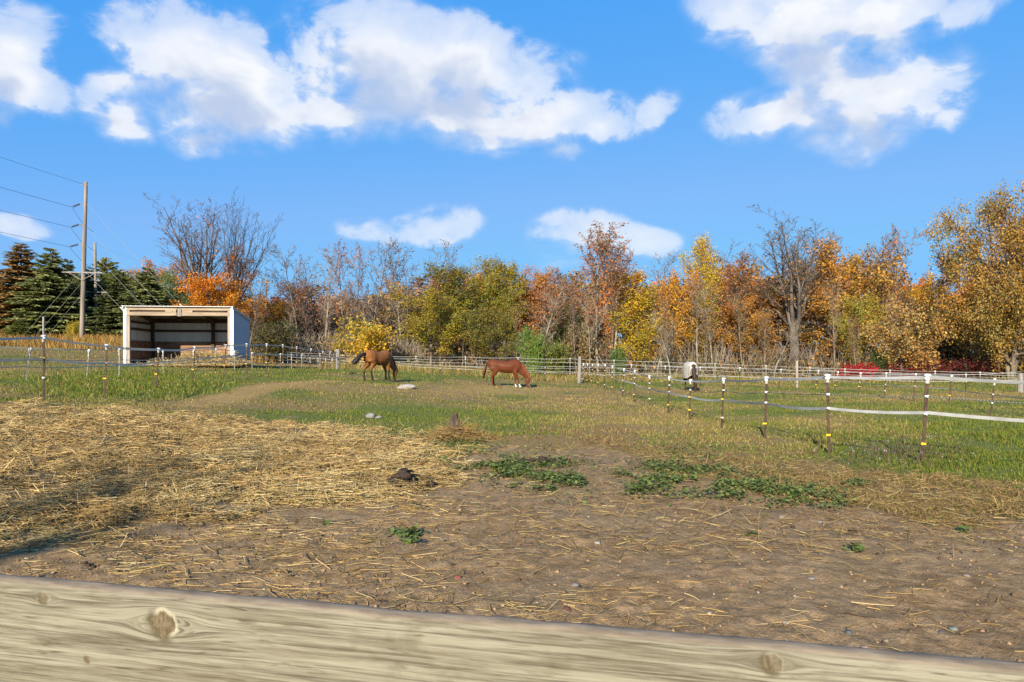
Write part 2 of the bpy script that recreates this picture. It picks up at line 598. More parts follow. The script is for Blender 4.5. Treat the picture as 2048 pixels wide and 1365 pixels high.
CPz = CPa[:, 2]


def ground0(x, y):
    x, y = np.atleast_1d(np.asarray(x, float)), np.atleast_1d(np.asarray(y, float))
    d = np.hypot(x, y)
    ang = np.clip(np.arctan2(x, np.maximum(y, -1e9)), -.95, .95)
    back = sstep(np.abs(np.arctan2(x, y)), 1.0, 1.6)
    ld = np.log(np.clip(np.where(y > 0, np.maximum(y, d * .5), d), 1.2, 130))
    out = np.empty(len(x))
    for i in range(0, len(x), 40000):
        s_ = slice(i, i + 40000)
        r2 = ((ang[s_, None] - CPang) / .075) ** 2 + ((ld[s_, None] - CPd) / .15) ** 2
        w = np.exp(-.5 * r2) + 1e-4 / (1 + r2) ** 2
        out[s_] = (w * CPz).sum(1) / w.sum(1)
    out = out * (1 - back)
    far = sstep(d, 110, 600)
    return out * (1 - far)


def ground(x, y):
    x, y = np.atleast_1d(np.asarray(x, float)), np.atleast_1d(np.asarray(y, float))
    z = ground0(x, y)
    d = np.hypot(x, y)
    near = sstep(d, 24, 7)
    z = z + (fbm(x * .55, y * .55, 3, 3) - .5) * .16 * sstep(d, 5, 14) * (1 - sstep(d, 80, 200))
    z = z + (fbm(x * 2.1, y * 2.1, 9, 3) - .5) * .07 * near
    z = z + (fbm(x * 8, y * 8, 21, 3) - .5) * .034 * sstep(d, 16, 5)
    z = z + (fbm(x * 19, y * 19, 27, 2) - .5) * .022 * sstep(d, 9, 4)
    return z + dents(x, y) * sstep(d, 12, 7)


def dents(x, y):
    """hoof prints: shallow bowls with a raised lip"""
    out = np.zeros(len(x))
    for (cell, s_, amp) in ((.34, 5, .017), (.27, 11, .011)):
        ix, iy = np.floor(x / cell), np.floor(y / cell)
        cx_, cy_ = (ix + .32 + .36 * _h(ix, iy, s_)) * cell, (iy + .32 + .36 * _h(ix, iy, s_ + 1)) * cell
        on = _h(ix, iy, s_ + 2) < .42
        r = np.hypot(x - cx_, y - cy_) / (cell * (.20 + .10 * _h(ix, iy, s_ + 3)))
        prof = np.where(r < 1, -(1 - r * r), .45 * np.exp(-((r - 1.15) / .22) ** 2) * (r < 1.6))
        out += on * prof * amp
    return out


def gz(x, y):
    return float(ground(x, y)[0])


def proj(x, y, z):
    yy = np.maximum(y, .3)
    return CX + x / yy * F, HY + (EYE - z) / yy * F


def zones(x, y, z):
    """what covers the ground at a place: weights 0..1 for bare dirt, straw, dry grass, green grass, worn track"""
    px, py = proj(x, y, z)
    n1 = fbm(x * .35, y * .35, 31, 4) - .5
    n2 = fbm(x * 1.4, y * 1.4, 41, 4) - .5
    n3 = fbm(x * .12, y * .12, 51, 3) - .5
    q = py + n2 * 55 + n1 * 30
    L = np.interp(px, [-600, 0, 250, 500, 700, 860, 940, 1000, 1240, 1300, 1500, 1700, 1850, 2048, 2600], [815, 822, 826, 838, 862, 884, 900, 893, 897, 930, 985, 1015, 1040, 1062, 1130])
    dirt = sstep(q - L, -14, 14)
    dirt = np.maximum(dirt, (y < 3.2) * 1.0)
    U = np.interp(px, [-600, 0, 250, 500, 700, 860, 940], [812, 824, 828, 840, 862, 880, 900])
    Wd = np.interp(px, [-600, 0, 150, 330, 480, 600, 780, 900, 960], [1160, 1110, 1075, 1035, 1015, 1000, 985, 955, 905])
    straw = sstep(q - U, -10, 14) * sstep(Wd - py + n2 * 120, -45, 45) * sstep(px, 985, 900)
    s2 = sstep(q - U, -10, 20) * np.exp(-np.maximum(0, py - Wd) / 110.0) * sstep(px, 1150, 800)
    X = px
    right = sstep(x, 5.2, 6.2) * sstep(y, 9, 10.5) * sstep(py, 985, 930)
    patch = np.exp(-(((X - 270) / 200) ** 2 + ((py - 770) / 26) ** 2) ** 2)
    strip = np.exp(-((X - 620) / 230) ** 2 - ((py - 832) / 15) ** 2)
    lush = np.exp(-((X - 1960) / 230) ** 2 - ((py - 900) / 55) ** 2)
    green = .41 + n1 * 1.3 + n3 * .9 + .28 * right + .5 * patch + .35 * strip + .35 * lush
    tx = np.interp(py, [755, 764, 772, 792, 815], [690, 640, 540, 470, 385])
    track = np.exp(-((X - tx) / (60 + 0 * X)) ** 2) * sstep(py, 757, 765) * sstep(py, 822, 806)
    track = np.maximum(track, .75 * np.exp(-((X - 1000) / 190) ** 2 - ((py - 780) / 17) ** 2))
    track = np.maximum(track, .6 * np.exp(-((X - 600) / 70) ** 2 - ((py - 772) / 9) ** 2))
    tan = np.maximum(.75 * np.exp(-((X - 1270) / 170) ** 2 - ((py - 852) / 22) ** 2), .5 * np.exp(-((X - 1120) / 120) ** 2 - ((py - 805) / 12) ** 2))
    fringe = sstep(px, 930, 1060) * sstep(q - (L - np.interp(px, [1000, 1300, 1600, 2048], [22, 40, 80, 95])), -14, 18)
    green = np.clip(green * (1 - .85 * fringe) - .7 * tan - .6 * track, 0, 1)
    dry = np.clip(np.maximum(fringe, np.maximum(tan, .25)), 0, 1)
    return dict(px=px, py=py, dirt=dirt, straw=straw, s2=s2, green=green, dry=dry, track=np.clip(track, 0, 1), fringe=fringe, patch=patch, lush=lush, n1=n1, n2=n2)


# the ground: one sheet in rings round the place, fine in front and near, out to the horizon
rr = np.concatenate([[0.0], np.geomspace(.5, 2.2, 14, endpoint=False), np.geomspace(2.2, 12, 255, endpoint=False), np.geomspace(12, 100, 115), np.geomspace(106, 4200, 26)])
aa = np.concatenate([np.linspace(-R(52), R(52), 420), np.linspace(R(54), R(306), 50)])
RRg, AAg = np.meshgrid(rr[1:], aa, indexing='ij')
gx, gy = (RRg * np.sin(AAg)).ravel(), (RRg * np.cos(AAg)).ravel()
gx, gy = np.concatenate([[0.0], gx]), np.concatenate([[0.0], gy])
gzv = ground(gx, gy)
na, nr = len(aa), len(rr) - 1
ii, jj = np.meshgrid(np.arange(nr - 1), np.arange(na), indexing='ij')
q0 = 1 + ii * na + jj
q1 = 1 + ii * na + (jj + 1) % na
quads = np.stack([q0, q0 + na, q1 + na, q1], -1).reshape(-1, 4)[:, ::-1]
tris = np.stack([np.zeros(na, int), 1 + np.arange(na), 1 + (np.arange(na) + 1) % na], -1)[:, ::-1]
ZN = zones(gx, gy, gzv)


def ground_mat():
    m_, N, out = new_mat('ground')
    p = N.tc('Object')
    a = N.sep(N.attr('ZoneA'))
    b = N.sep(N.attr('ZoneB'))
    nb = N.noise(p, .8, 6, .6)
    nm = N.noise(p, 6, 6, .65)
    nf = N.noise(p, 45, 5, .7)
    dirt = N.mix(N.ramp(nm, .32, .7), (.205, .128, .060, 1), (.38, .255, .135, 1))
    dirt = N.mix(N.ramp(nb, .35, .7), dirt, N.mix(.55, dirt, (.34, .24, .14, 1)))
    dirt = N.mix(N.ramp(nf, .3, .75, .0, .5), dirt, (.085, .052, .028, 1))
    gr = N.mix(N.ramp(nf, .3, .7), (.060, .085, .020, 1), (.155, .175, .050, 1))
    dr = N.mix(N.ramp(nf, .3, .7), (.15, .098, .042, 1), (.29, .21, .09, 1))
    tr = N.mix(N.ramp(nm, .3, .7), (.27, .17, .062, 1), (.40, .27, .105, 1))
    st = N.mix(N.ramp(nf, .35, .65), (.085, .055, .027, 1), (.26, .185, .08, 1))  # straw-coloured bed, darkened to stand for shadow between the stems
    jit = N.m('ADD', N.m('MULTIPLY', N.m('SUBTRACT', nm, .5), .9), N.m('MULTIPLY', N.m('SUBTRACT', nf, .5), .5))

    def edge(x, lo=.3, hi=.7):
        return N.ramp(N.m('ADD', x, jit), lo, hi)
    c = N.mix(N.m('MULTIPLY', edge(b[0]), .95), dr, gr)
    c = N.mix(N.m('MULTIPLY', edge(b[1]), .85), c, tr)
    c = N.mix(edge(a[0]), c, dirt)
    c = N.mix(N.m('MULTIPLY', edge(a[1]), .75), c, st)
    h = N.m('ADD', N.m('MULTIPLY', nm, .7), N.m('MULTIPLY', nf, .45))
    h = N.m('ADD', h, N.m('MULTIPLY', N.noise(p, 16, 4, .7), .55))
    h = N.m('ADD', h, N.m('MULTIPLY', N.noise(p, 110, 4, .7), .22))
    bsdf(N, out, c, .95, bump(N, h, .9, .045), 0, .05)
    return m_


ZA = np.stack([ZN['dirt'], ZN['straw'], ZN['s2']], -1)
ZB = np.stack([ZN['green'], ZN['track'], ZN['dry']], -1)
ground_o = link('ground', np_mesh('ground', np.stack([gx, gy, gzv], -1), [quads, tris], ground_mat(), col={'ZoneA': ZA, 'ZoneB': ZB}, smooth=True))
tag(ground_o, kind='structure')

# ------------------------------------------------------------------ trees
def norm3(v):
    l = math.sqrt(v[0] ** 2 + v[1] ** 2 + v[2] ** 2) or 1.0
    return (v[0] / l, v[1] / l, v[2] / l)


def grow(seed, H, bole=.2, trunk_r=.16, nlev=4, kids=(12, 6, 5, 3), ang=(55, 45, 40, 38), ratio=(.5, .5, .5, .5), trop=(.0, .06, .05, .03), wander=(.05, .12, .16, .2),
         nseg=(10, 5, 4, 3), stems=1, spread=12, shape='round', rmin=.011, lean=0.0, taper0=.86):
    r = random.Random(seed)
    S = []
    tips = []

    def br(p, d, L, rad, lev, fr0):
        n = nseg[min(lev, len(nseg) - 1)]
        nk = kids[lev] if lev < nlev - 1 else 0
        spawn = []
        if nk:
            lo = fr0 if lev == 0 else .18
            for k in range(nk):
                spawn.append(lo + (1 - lo) * (k + r.random() * .8) / nk)
        phi = r.random() * 6.28
        cur = 0
        for i in range(n):
            w = wander[min(lev, len(wander) - 1)]
            t = trop[min(lev, len(trop) - 1)]
            d = norm3((d[0] + r.gauss(0, w), d[1] + r.gauss(0, w), d[2] + r.gauss(0, w * .6) + t))
            q = (p[0] + d[0] * L / n, p[1] + d[1] * L / n, p[2] + d[2] * L / n)
            tp = taper0 if lev == 0 else .86
            ra = max(rmin, rad * (1 - tp * i / n))
            rb = max(rmin * .8, rad * (1 - tp * (i + 1) / n))
            S.append((p, q, ra, rb, lev))
            while cur < len(spawn) and spawn[cur] <= (i + 1) / n:
                f = spawn[cur]
                cur += 1
                u = f * n - i
                o = tuple(p[c] + (q[c] - p[c]) * u for c in range(3))
                phi += 2.4 + r.uniform(-.5, .5)
                a = R(ang[min(lev, len(ang) - 1)] * r.uniform(.75, 1.25))
                if lev == 0:
                    g = (f - fr0) / (1 - fr0)
                    if shape == 'round':
                        k = math.sqrt(max(.06, 1 - (2 * g - .85) ** 2 / 1.4))
                    elif shape == 'cone':
                        k = 1 - .85 * g
                    elif shape == 'column':
                        k = .55 + .3 * math.sin(math.pi * min(1, g * 1.05))
                    elif shape == 'vase':
                        k = 1.25 - .6 * g
                        a *= 1 - .35 * g
                    elif shape == 'fan':
                        k = 1.0
                        a *= r.uniform(.25, 1.12)
                    else:
                        k = 1.0
                else:
                    k = 1.05 - .5 * f
                # child direction: d turned by a about a perpendicular axis
                ax = (1, 0, 0) if abs(d[0]) < .8 else (0, 1, 0)
                e1 = norm3((d[1] * ax[2] - d[2] * ax[1], d[2] * ax[0] - d[0] * ax[2], d[0] * ax[1] - d[1] * ax[0]))
                e2 = (d[1] * e1[2] - d[2] * e1[1], d[2] * e1[0] - d[0] * e1[2], d[0] * e1[1] - d[1] * e1[0])
                ca, sa, cp, sp = math.cos(a), math.sin(a), math.cos(phi), math.sin(phi)
                nd = tuple(d[c] * ca + (e1[c] * cp + e2[c] * sp) * sa for c in range(3))
                rl = rad * (1 - tp * f)
                br(o, norm3(nd), L * ratio[min(lev, len(ratio) - 1)] * k * r.uniform(.75, 1.2), max(rmin, rl * .62), lev + 1, 0)
            p = q
        tips.append((p, lev))

    for s in range(stems):
        a = 6.283 * s / stems + r.random()
        tl = R(spread) * (r.uniform(.6, 1.2) if stems > 1 else 0)
        d0 = norm3((math.sin(tl) * math.cos(a) + lean, math.sin(tl) * math.sin(a), math.cos(tl)))
        br((math.cos(a) * .08 * (stems > 1), math.sin(a) * .08 * (stems > 1), -.15), d0, H * (1 if s == 0 else r.uniform(.82, .98)), trunk_r * (1 if stems == 1 else .75), 0, bole)
    return S, tips


def wood_arrays(S, levs=(0, 9), sides=(7, 4, 3, 3, 3)):
    Vs, Fs, off = [], [], 0
    P0 = np.array([s[0] for s in S])
    P1 = np.array([s[1] for s in S])
    ra = np.array([s[2] for s in S])
    rb = np.array([s[3] for s in S])
    lv = np.array([s[4] for s in S])
    for l in range(levs[0], min(levs[1], lv.max() + 1)):
        m_ = lv == l
        if not m_.any():
            continue
        n = sides[min(l, len(sides) - 1)]
        p0, p1, a, b = P0[m_], P1[m_], ra[m_], rb[m_]
        d = p1 - p0
        d /= np.linalg.norm(d, axis=1, keepdims=True) + 1e-9
        p1 = p1 + d * b[:, None] * .5
        ref = np.where(np.abs(d[:, 2:3]) < .9, np.array([[0, 0, 1.0]]), np.array([[1.0, 0, 0]]))
        e1 = np.cross(d, ref)
        e1 /= np.linalg.norm(e1, axis=1, keepdims=True) + 1e-9
        e2 = np.cross(d, e1)
        th = np.arange(n) * 2 * math.pi / n
        ring = e1[:, None, :] * np.cos(th)[None, :, None] + e2[:, None, :] * np.sin(th)[None, :, None]
        v = np.concatenate([p0[:, None] + ring * a[:, None, None], p1[:, None] + ring * b[:, None, None]], 1)
        k = np.arange(n)
        f = np.stack([k, (k + 1) % n, n + (k + 1) % n, n + k], -1)
        fa = (np.arange(len(v)) * 2 * n)[:, None, None] + f[None] + off
        Vs.append(v.reshape(-1, 3))
        Fs.append(fa.reshape(-1, 4))
        off += len(v) * 2 * n
    return np.concatenate(Vs), np.concatenate(Fs)


def leaf_cards(P, size, g, up=.3, hue=.12, val=.22, aspect=.62, clump=None):
    """rhombic leaves, one folded quad each; colours are relative (1 = the tree's own colour)"""
    n = len(P)
    nrm = g.normal(size=(n, 3))
    nrm[:, 2] = np.abs(nrm[:, 2]) + up
    nrm /= np.linalg.norm(nrm, axis=1, keepdims=True)
    t = np.cross(nrm, g.normal(size=(n, 3)))
    t /= np.linalg.norm(t, axis=1, keepdims=True) + 1e-9
    b = np.cross(nrm, t)
    s = (size * g.uniform(.6, 1.35, n))[:, None]
    fold = nrm * s * g.uniform(-.18, .18, (n, 1))
    V = np.stack([P - t * s * .5, P - b * s * .5 * aspect + fold, P + t * s * .5, P + b * s * .5 * aspect + fold], 1).reshape(-1, 3)
    Fq = np.arange(n * 4).reshape(-1, 4)
    val_ = g.normal(1, val, n).clip(.4, 1.7)
    h_ = g.normal(0, hue, n)
    if clump is not None:
        val_ = val_ * (1 + clump[0])
        h_ = h_ + clump[1]
    C = np.stack([val_ * (1 + h_), val_ * (1 - .15 * h_), val_ * (1 - 1.2 * h_)], 1).clip(.05, 2.4)
    return V, Fq, np.repeat(C, 4, axis=0)


def leaves_on(S, n, size, g, minlev=2, spread=.3, zrange=None, **kw):
    lv = np.array([s[4] for s in S])
    idx = np.where(lv >= minlev)[0]
    P0 = np.array([S[i][0] for i in idx])
    P1 = np.array([S[i][1] for i in idx])
    w = np.linalg.norm(P1 - P0, axis=1)
    if zrange:
        z = P1[:, 2]
        w = w * np.clip(.02 + sstep(z, *zrange[:2]) * (1 - (sstep(z, *zrange[2:]) if len(zrange) > 2 else 0)), 0, 1)
    w = w * (.35 + 1.3 * g.random(len(w)) ** 1.5)
    k = g.choice(len(idx), n, p=w / w.sum())
    u = g.random((n, 1))
    P = P0[k] * (1 - u) + P1[k] * u + g.normal(size=(n, 3)) * spread
    s1 = fbm(P[:, 0] * .7 + 9, P[:, 2] * .7 + P[:, 1] * .5, 5, 3) - .5
    s2 = fbm(P[:, 1] * .6 + 33, P[:, 2] * .6 + P[:, 0] * .4, 6, 3) - .5
    return leaf_cards(P, size, g, clump=(s1 * .5, s2 * .55), **kw)


PROTO = {}


def proto(name, S, leaf=None, sides=(7, 4, 3, 3, 3), split=None):
    """keeps the trunk mesh arrays and the crown mesh arrays of one sort of tree with its real extents"""
    wv, wf = wood_arrays(S, (0, 4 if name == 'broad' else 9), sides)
    allv = wv if leaf is None else np.concatenate([wv, leaf[0]])
    top = np.percentile(allv[:, 2], 99.9)
    wid = np.percentile(allv[:, 0], 98.5) - np.percentile(allv[:, 0], 1.5)
    PROTO.setdefault(name, []).append(dict(wood=(wv, wf), leaf=leaf, top=float(top), wid=float(max(wid, .4)), cx=float((np.percentile(allv[:, 0], 98.5) + np.percentile(allv[:, 0], 1.5)) / 2), S=S, me={}))


G = np.random.default_rng
# bare, vase-shaped crowns with fine twigs
for k in range(3):
    S, T = grow(100 + k, 5.6, bole=.66, trunk_r=.30, nlev=5, kids=(8, 10, 5, 4), ang=(29, 28, 33, 38), ratio=(1.65, .40, .46, .46), trop=(0, .035, .07, .05), wander=(.02, .05, .08, .12), nseg=(5, 9, 5, 3, 3),
                shape='fan', rmin=.0115, taper0=.35)
    proto('vase', S, leaves_on(S, 700 if k == 1 else 260, .17, G(k), 3, .12, zrange=(-1, 0, 6.0, 8.5)))
# slim bare trees with some brown leaves left
for k in range(5):
    S, T = grow(200 + k, 10.5, bole=.30, trunk_r=.105, nlev=4, kids=(18, 6, 4), ang=(42, 38, 38), ratio=(.26, .5, .5), trop=(.01, .09, .06), wander=(.05, .10, .16), nseg=(11, 5, 3, 3), shape='column', rmin=.012, lean=.02 * (k - 2))
    proto('slim', S, leaves_on(S, (250, 500, 900, 150, 350)[k], .16, G(20 + k), 2, .1))
for k in range(3):
    S, T = grow(240 + k, 11, bole=.25, trunk_r=.11, nlev=4, kids=(20, 7, 4), ang=(42, 40, 40), ratio=(.30, .5, .5), trop=(.01, .08, .05), wander=(.05, .10, .16), nseg=(11, 5, 4, 3), shape='column', rmin=.012)
    proto('sparse', S, leaves_on(S, 3300, .17, G(30 + k), 2, .14))
for k in range(2):
    S, T = grow(260 + k, 11.5, bole=.28, trunk_r=.13, nlev=4, kids=(16, 8, 4), ang=(36, 34, 36), ratio=(.38, .5, .5), trop=(.01, .10, .06), wander=(.05, .10, .14), nseg=(11, 5, 4, 3), shape='column', rmin=.013)
    proto('tipleaf', S, leaves_on(S, 2600, .18, G(40 + k), 2, .12, zrange=(6.0, 9.5)))
# leafy crowns
for k in range(4):
    S, T = grow(300 + k, 8.0, bole=.14, trunk_r=.14, nlev=4, kids=(13, 7, 5), ang=(62, 48, 42), ratio=(.50, .5, .5), trop=(0, .05, .03), wander=(.06, .14, .2), nseg=(9, 5, 4, 3), shape='round')
    proto('round', S, leaves_on(S, 10500, .18, G(50 + k), 2, .24))
for k in range(3):
    S, T = grow(330 + k, 9.5, bole=.10, trunk_r=.12, nlev=4, kids=(24, 7, 4), ang=(48, 44, 42), ratio=(.33, .55, .5), trop=(.01, .08, .04), wander=(.05, .12, .2), nseg=(11, 5, 4, 3), shape='column')
    proto('column', S, leaves_on(S, 12500, .155, G(60 + k), 1, .24))
# broad tree on the right: dense, drooping outer boughs
S, T = grow(351, 12.0, bole=.10, trunk_r=.30, nlev=5, kids=(15, 8, 5, 3), ang=(66, 48, 44, 40), ratio=(.50, .52, .5, .5), trop=(0, .015, -.03, -.05), wander=(.05, .13, .18, .2), nseg=(9, 6, 4, 3, 2), stems=3, spread=16, shape='round', rmin=.012)
proto('broad', S, leaves_on(S, 56000, .18, G(71), 2, .30))
S, T = grow(353, 5.5, bole=.12, trunk_r=.10, nlev=4, kids=(13, 7, 5), ang=(70, 50, 44), ratio=(.52, .5, .5), trop=(0, .0, -.05), wander=(.06, .14, .2), nseg=(8, 5, 4, 3), stems=2, spread=15, shape='round')
proto('droop', S, leaves_on(S, 9000, .17, G(72), 2, .2))
# bushes
for k in range(3):
    S, T = grow(380 + k, 2.6, bole=.03, trunk_r=.035, nlev=3, kids=(9, 6), ang=(46, 46), ratio=(.5, .5), trop=(0, .05), wander=(.1, .16, .2), nseg=(6, 4, 3), stems=7, spread=32, shape='round', rmin=.008)
    proto('bush', S, leaves_on(S, 4600, .15, G(80 + k), 1, .16))
S, T = grow(391, 1.5, bole=.05, trunk_r=.022, nlev=3, kids=(7, 4), ang=(50, 46), ratio=(.55, .5), trop=(0, .05), wander=(.1, .16, .2), nseg=(5, 4, 3), stems=9, spread=40, shape='round', rmin=.006)
proto('sumac', S, leaves_on(S, 1500, .15, G(90), 1, .14))


def conifer(seed, H, Wd, droop=.25, dens=1.0, pine=False):
    g = G(seed)
    r = random.Random(seed)
    S = [((0, 0, -.1), (r.uniform(-.05, .05), 0, H * .5), .16, .09, 0), ((0, 0, H * .5), (0, 0, H), .09, .012, 0)]
    pts, dirs, lens, tint = [], [], [], []
    z = H * (.03 if not pine else .10)
    while z < H * .985:
        f = z / H
        rad = Wd * .5 * ((1 - f) ** .82 if not pine else min(1, 1.35 * (1 - f) ** .6)) * r.uniform(.82, 1.12) + .08
        nb = max(6, int(14 * (1 - f * .45)))
        a0 = r.random() * 6.28
        for b in range(nb):
            a = a0 + 6.283 * b / nb + r.uniform(-.25, .25)
            Lb = rad * r.uniform(.72, 1.15)
            ris = (.45 if f > .8 else .12) if not pine else .35
            d = np.array([math.cos(a), math.sin(a), ris * f - droop * (1 - f)])
            p0 = np.array([0, 0, min(H * .98, z + r.uniform(-.30, .30))])
            p1 = p0 + d * Lb
            p1[2] += .10 * Lb
            S.append((tuple(p0), tuple(p1), .022, .008, 2))
            ns = max(3, int(Lb * 17 * dens))
            for k in range(ns):
                u = (k + .6) / ns
                u = .12 + .88 * u
                c = p0 + (p1 - p0) * u
                tn = g.normal(1, .16)
                for s in (-1, 1, 0):
                    dd = d * .55 + s * np.array([-math.sin(a), math.cos(a), 0]) * .75 + np.array([0, 0, (-.22 if not pine else .35)]) + g.normal(size=3) * .18
                    pts.append(c + g.normal(size=3) * .03)
                    dirs.append(dd / np.linalg.norm(dd))
                    lens.append((.42 if not pine else .34) * (1.15 - .5 * u) * g.uniform(.7, 1.25) * (.5 + .5 * min(1, Lb)))
                    tint.append(tn * (.82 + .3 * u))
        z += (.34 + .08 * r.random()) * (1.0 if not pine else 1.35)
    P, D, Ls, Tn = np.array(pts), np.array(dirs), np.array(lens)[:, None], np.array(tint)
    side = np.cross(D, g.normal(size=D.shape))
    side /= np.linalg.norm(side, axis=1, keepdims=True)
    w = Ls * .22
    mid = P + D * Ls * .45
    V = np.stack([P, mid + side * w, P + D * Ls, mid - side * w], 1).reshape(-1, 3)
    C = np.repeat(np.stack([Tn * g.normal(1, .08, len(Tn)), Tn, Tn * g.normal(1, .1, len(Tn))], 1), 4, 0).clip(.2, 2)
    return S, (V, np.arange(len(V)).reshape(-1, 4), C)


for k in range(3):
    S, L_ = conifer(500 + k, 11, 5.2, .28 + .05 * k)
    proto('spruce', S, L_)
for k in range(2):
    S, L_ = conifer(520 + k, 9.5, 5.4, .0, .8, True)
    proto('pine', S, L_)

used = {}


def tree(kind, name, cat, label, group, px, top, w, d, col, bark='bark', var=None, rz=None, crown='crown', tilt=0.0):
    """one tree of a sort, standing at column px and distance d; its height and width are those read from the photograph"""
    opts = PROTO[kind]
    i = used.get(kind, 0)
    used[kind] = i + 1
    p = opts[(var if var is not None else i) % len(opts)]
    x, y = PX(px, d), d
    zb = gz(x, y)
    h = ZZ(top, d) - zb
    sz = h / p['top']
    sw = (w * d / F) / p['wid']
    if not p['me']:
        p['me'] = {}
    key = 'wood'
    if key not in p['me']:
        p['me'][key] = np_mesh('trunk', p['wood'][0], p['wood'][1], M[bark], smooth=True)
    if 'leaf' not in p['me'] and p['leaf'] is not None:
        p['me']['leaf'] = np_mesh('crown', p['leaf'][0], p['leaf'][1], M['needle' if kind in ('spruce', 'pine') else 'leaf'], col=p['leaf'][2])
    root = tag(empty(name, (x, y, zb)), label, cat, group)
    root.rotation_euler = (0, R(tilt), 0)
    if kind in ('vase', 'tipleaf', 'broad') and rz is None:     # turned so that the crown stands evenly over its foot
        mv = p['wood'][0][:, :2].mean(0)
        rz = math.atan2(mv[0], mv[1]) + (math.pi if rnd.random() < .5 else 0)
    a = (rz if rz is not None else rnd.uniform(-.5, .5) + (math.pi if rnd.random() < .5 else 0))
    for part, me in (('trunk', p['me'][key]), (crown, p['me'].get('leaf'))):
        if me is None:
            continue
        o = link(part, me, root)
        if part == 'trunk':
            o.material_slots[0].link = 'OBJECT'
            o.material_slots[0].material = M[bark]
        o.rotation_euler = (0, 0, a)
        o.scale = (sw, sw, sz)
        o.color = (*[c * LB * rnd.uniform(.93, 1.07) for c in col], 1)
    return root


# leaf colours (the leaves' own colour)
GOLD = (.50, .24, .03)
ORNG = (.50, .17, .025)
RUST = (.36, .13, .045)
BRWN = (.28, .135, .06)
OLIV = (.215, .17, .03)
YELG = (.29, .22, .03)
YELL = (.52, .32, .035)
TAN = (.40, .25, .10)
GRN = (.10, .14, .028)
BGRN = (.14, .22, .035)
DGRN = (.05, .075, .02)
RED = (.42, .02, .025)
DRED = (.17, .018, .02)
SPR = (.155, .165, .055)
SPRB = (.235, .150, .060)
SPRL = (.205, .205, .078)
SPRD = (.095, .108, .045)

LB = 1.14
gs, gp = 'spruces and pines on the left', 'autumn trees along the far edge of the pasture'
tree('spruce', 'spruce_tree', 'spruce', 'dark green spruce cut off by the left edge of the picture', gs, -12, 545, 130, 77, SPR)
tree('spruce', 'spruce_tree', 'spruce', 'spruce with a browned reddish top, first whole one from the left', gs, 42, 488, 135, 76, SPRB)
tree('spruce', 'spruce_tree', 'spruce', 'full grey green spruce just left of the tall utility pole', gs, 101, 498, 128, 74, SPRL)
tree('spruce', 'spruce_tree', 'spruce', 'narrow dark spruce between the grey green spruce and the tall utility pole', gs, 136, 520, 80, 80, SPRD)
tree('pine', 'pine_tree', 'pine', 'dark bushy pine rising behind the shorter utility pole', gs, 212, 517, 105, 84, (.20, .20, .055))
tree('spruce', 'spruce_tree', 'spruce', 'olive spruce right of the shorter utility pole, above the left corner of the shed', gs, 240, 545, 98, 74, (.10, .105, .04))
tree('spruce', 'spruce_tree', 'spruce', 'broad green spruce behind the middle of the shed roof', gs, 296, 537, 110, 73, SPRL)
tree('round', 'green_tree', 'tree', 'dark green leafy tree behind the right half of the shed roof', gs, 342, 540, 95, 80, (.17, .18, .055))
tree('spruce', 'spruce_tree', 'spruce', 'dark spruce between the two utility poles', gs, 178, 540, 90, 79, SPRD)
tree('round', 'maple_tree', 'maple', 'golden orange maple crown showing above the spruces left of the shed', gp, 287, 514, 120, 88, (.50, .22, .03))
tree('round', 'green_tree', 'tree', 'olive leafy tree filling the gap between the shorter pole and the shed corner', gs, 262, 540, 105, 80, (.20, .19, .045))
tree('round', 'green_tree', 'tree', 'olive leafy tree just behind the shorter utility pole', gs, 205, 545, 90, 81, (.17, .18, .045))
tree('spruce', 'spruce_sapling', 'sapling', 'small yellowish spruce sapling in the brown weeds on the far left', None, 38, 641, 50, 69, (.20, .20, .05))
tree('bush', 'sapling', 'sapling', 'tiny yellow leaved sapling at the foot of the tall utility pole', None, 147, 641, 24, 70, (.40, .33, .04))
tree('vase', 'bare_tree', 'tree', 'tall bare tree leaning left above the shed, left one of the pair', gp, 411, 380, 125, 59, ORNG, 'bark_dark', 1, tilt=-8)
tree('vase', 'bare_tree', 'tree', 'tall bare tree above the right end of the shed, right one of the pair', gp, 462, 378, 104, 61, ORNG, 'bark_dark', 2, tilt=7)
tree('sparse', 'orange_tree', 'tree', 'slender orange leaved tree between the pair of tall bare trees', gp, 441, 488, 75, 60, (.48, .17, .03), 'bark_dark')
tree('round', 'maple_tree', 'maple', 'bright orange maple directly behind the right half of the shed roof', gp, 408, 545, 150, 57, (.60, .22, .02), 'bark_dark')
tree('round', 'orange_tree', 'tree', 'orange tree behind the right corner of the shed', gp, 470, 560, 90, 64, (.38, .17, .03), 'bark_dark')
tree('slim', 'bare_sapling', 'sapling', 'thin bare sapling rising beside the right wall of the shed', gp, 497, 545, 55, 52, BRWN, 'bark', 3)
tree('bush', 'dark_bush', 'bush', 'big dark green bush right of the shed', None, 548, 635, 100, 58, (.075, .08, .025))
tree('round', 'orange_tree', 'tree', 'dull orange tree left of the distant utility pole', gp, 515, 590, 70, 78, (.42, .17, .04))
tree('round', 'yellow_tree', 'tree', 'low yellow orange tree right of the distant utility pole', gp, 560, 600, 75, 70, (.46, .22, .03))
tree('round', 'brown_tree', 'tree', 'dark rust brown tree left of the bare trees', gp, 592, 560, 90, 78, (.24, .10, .04))
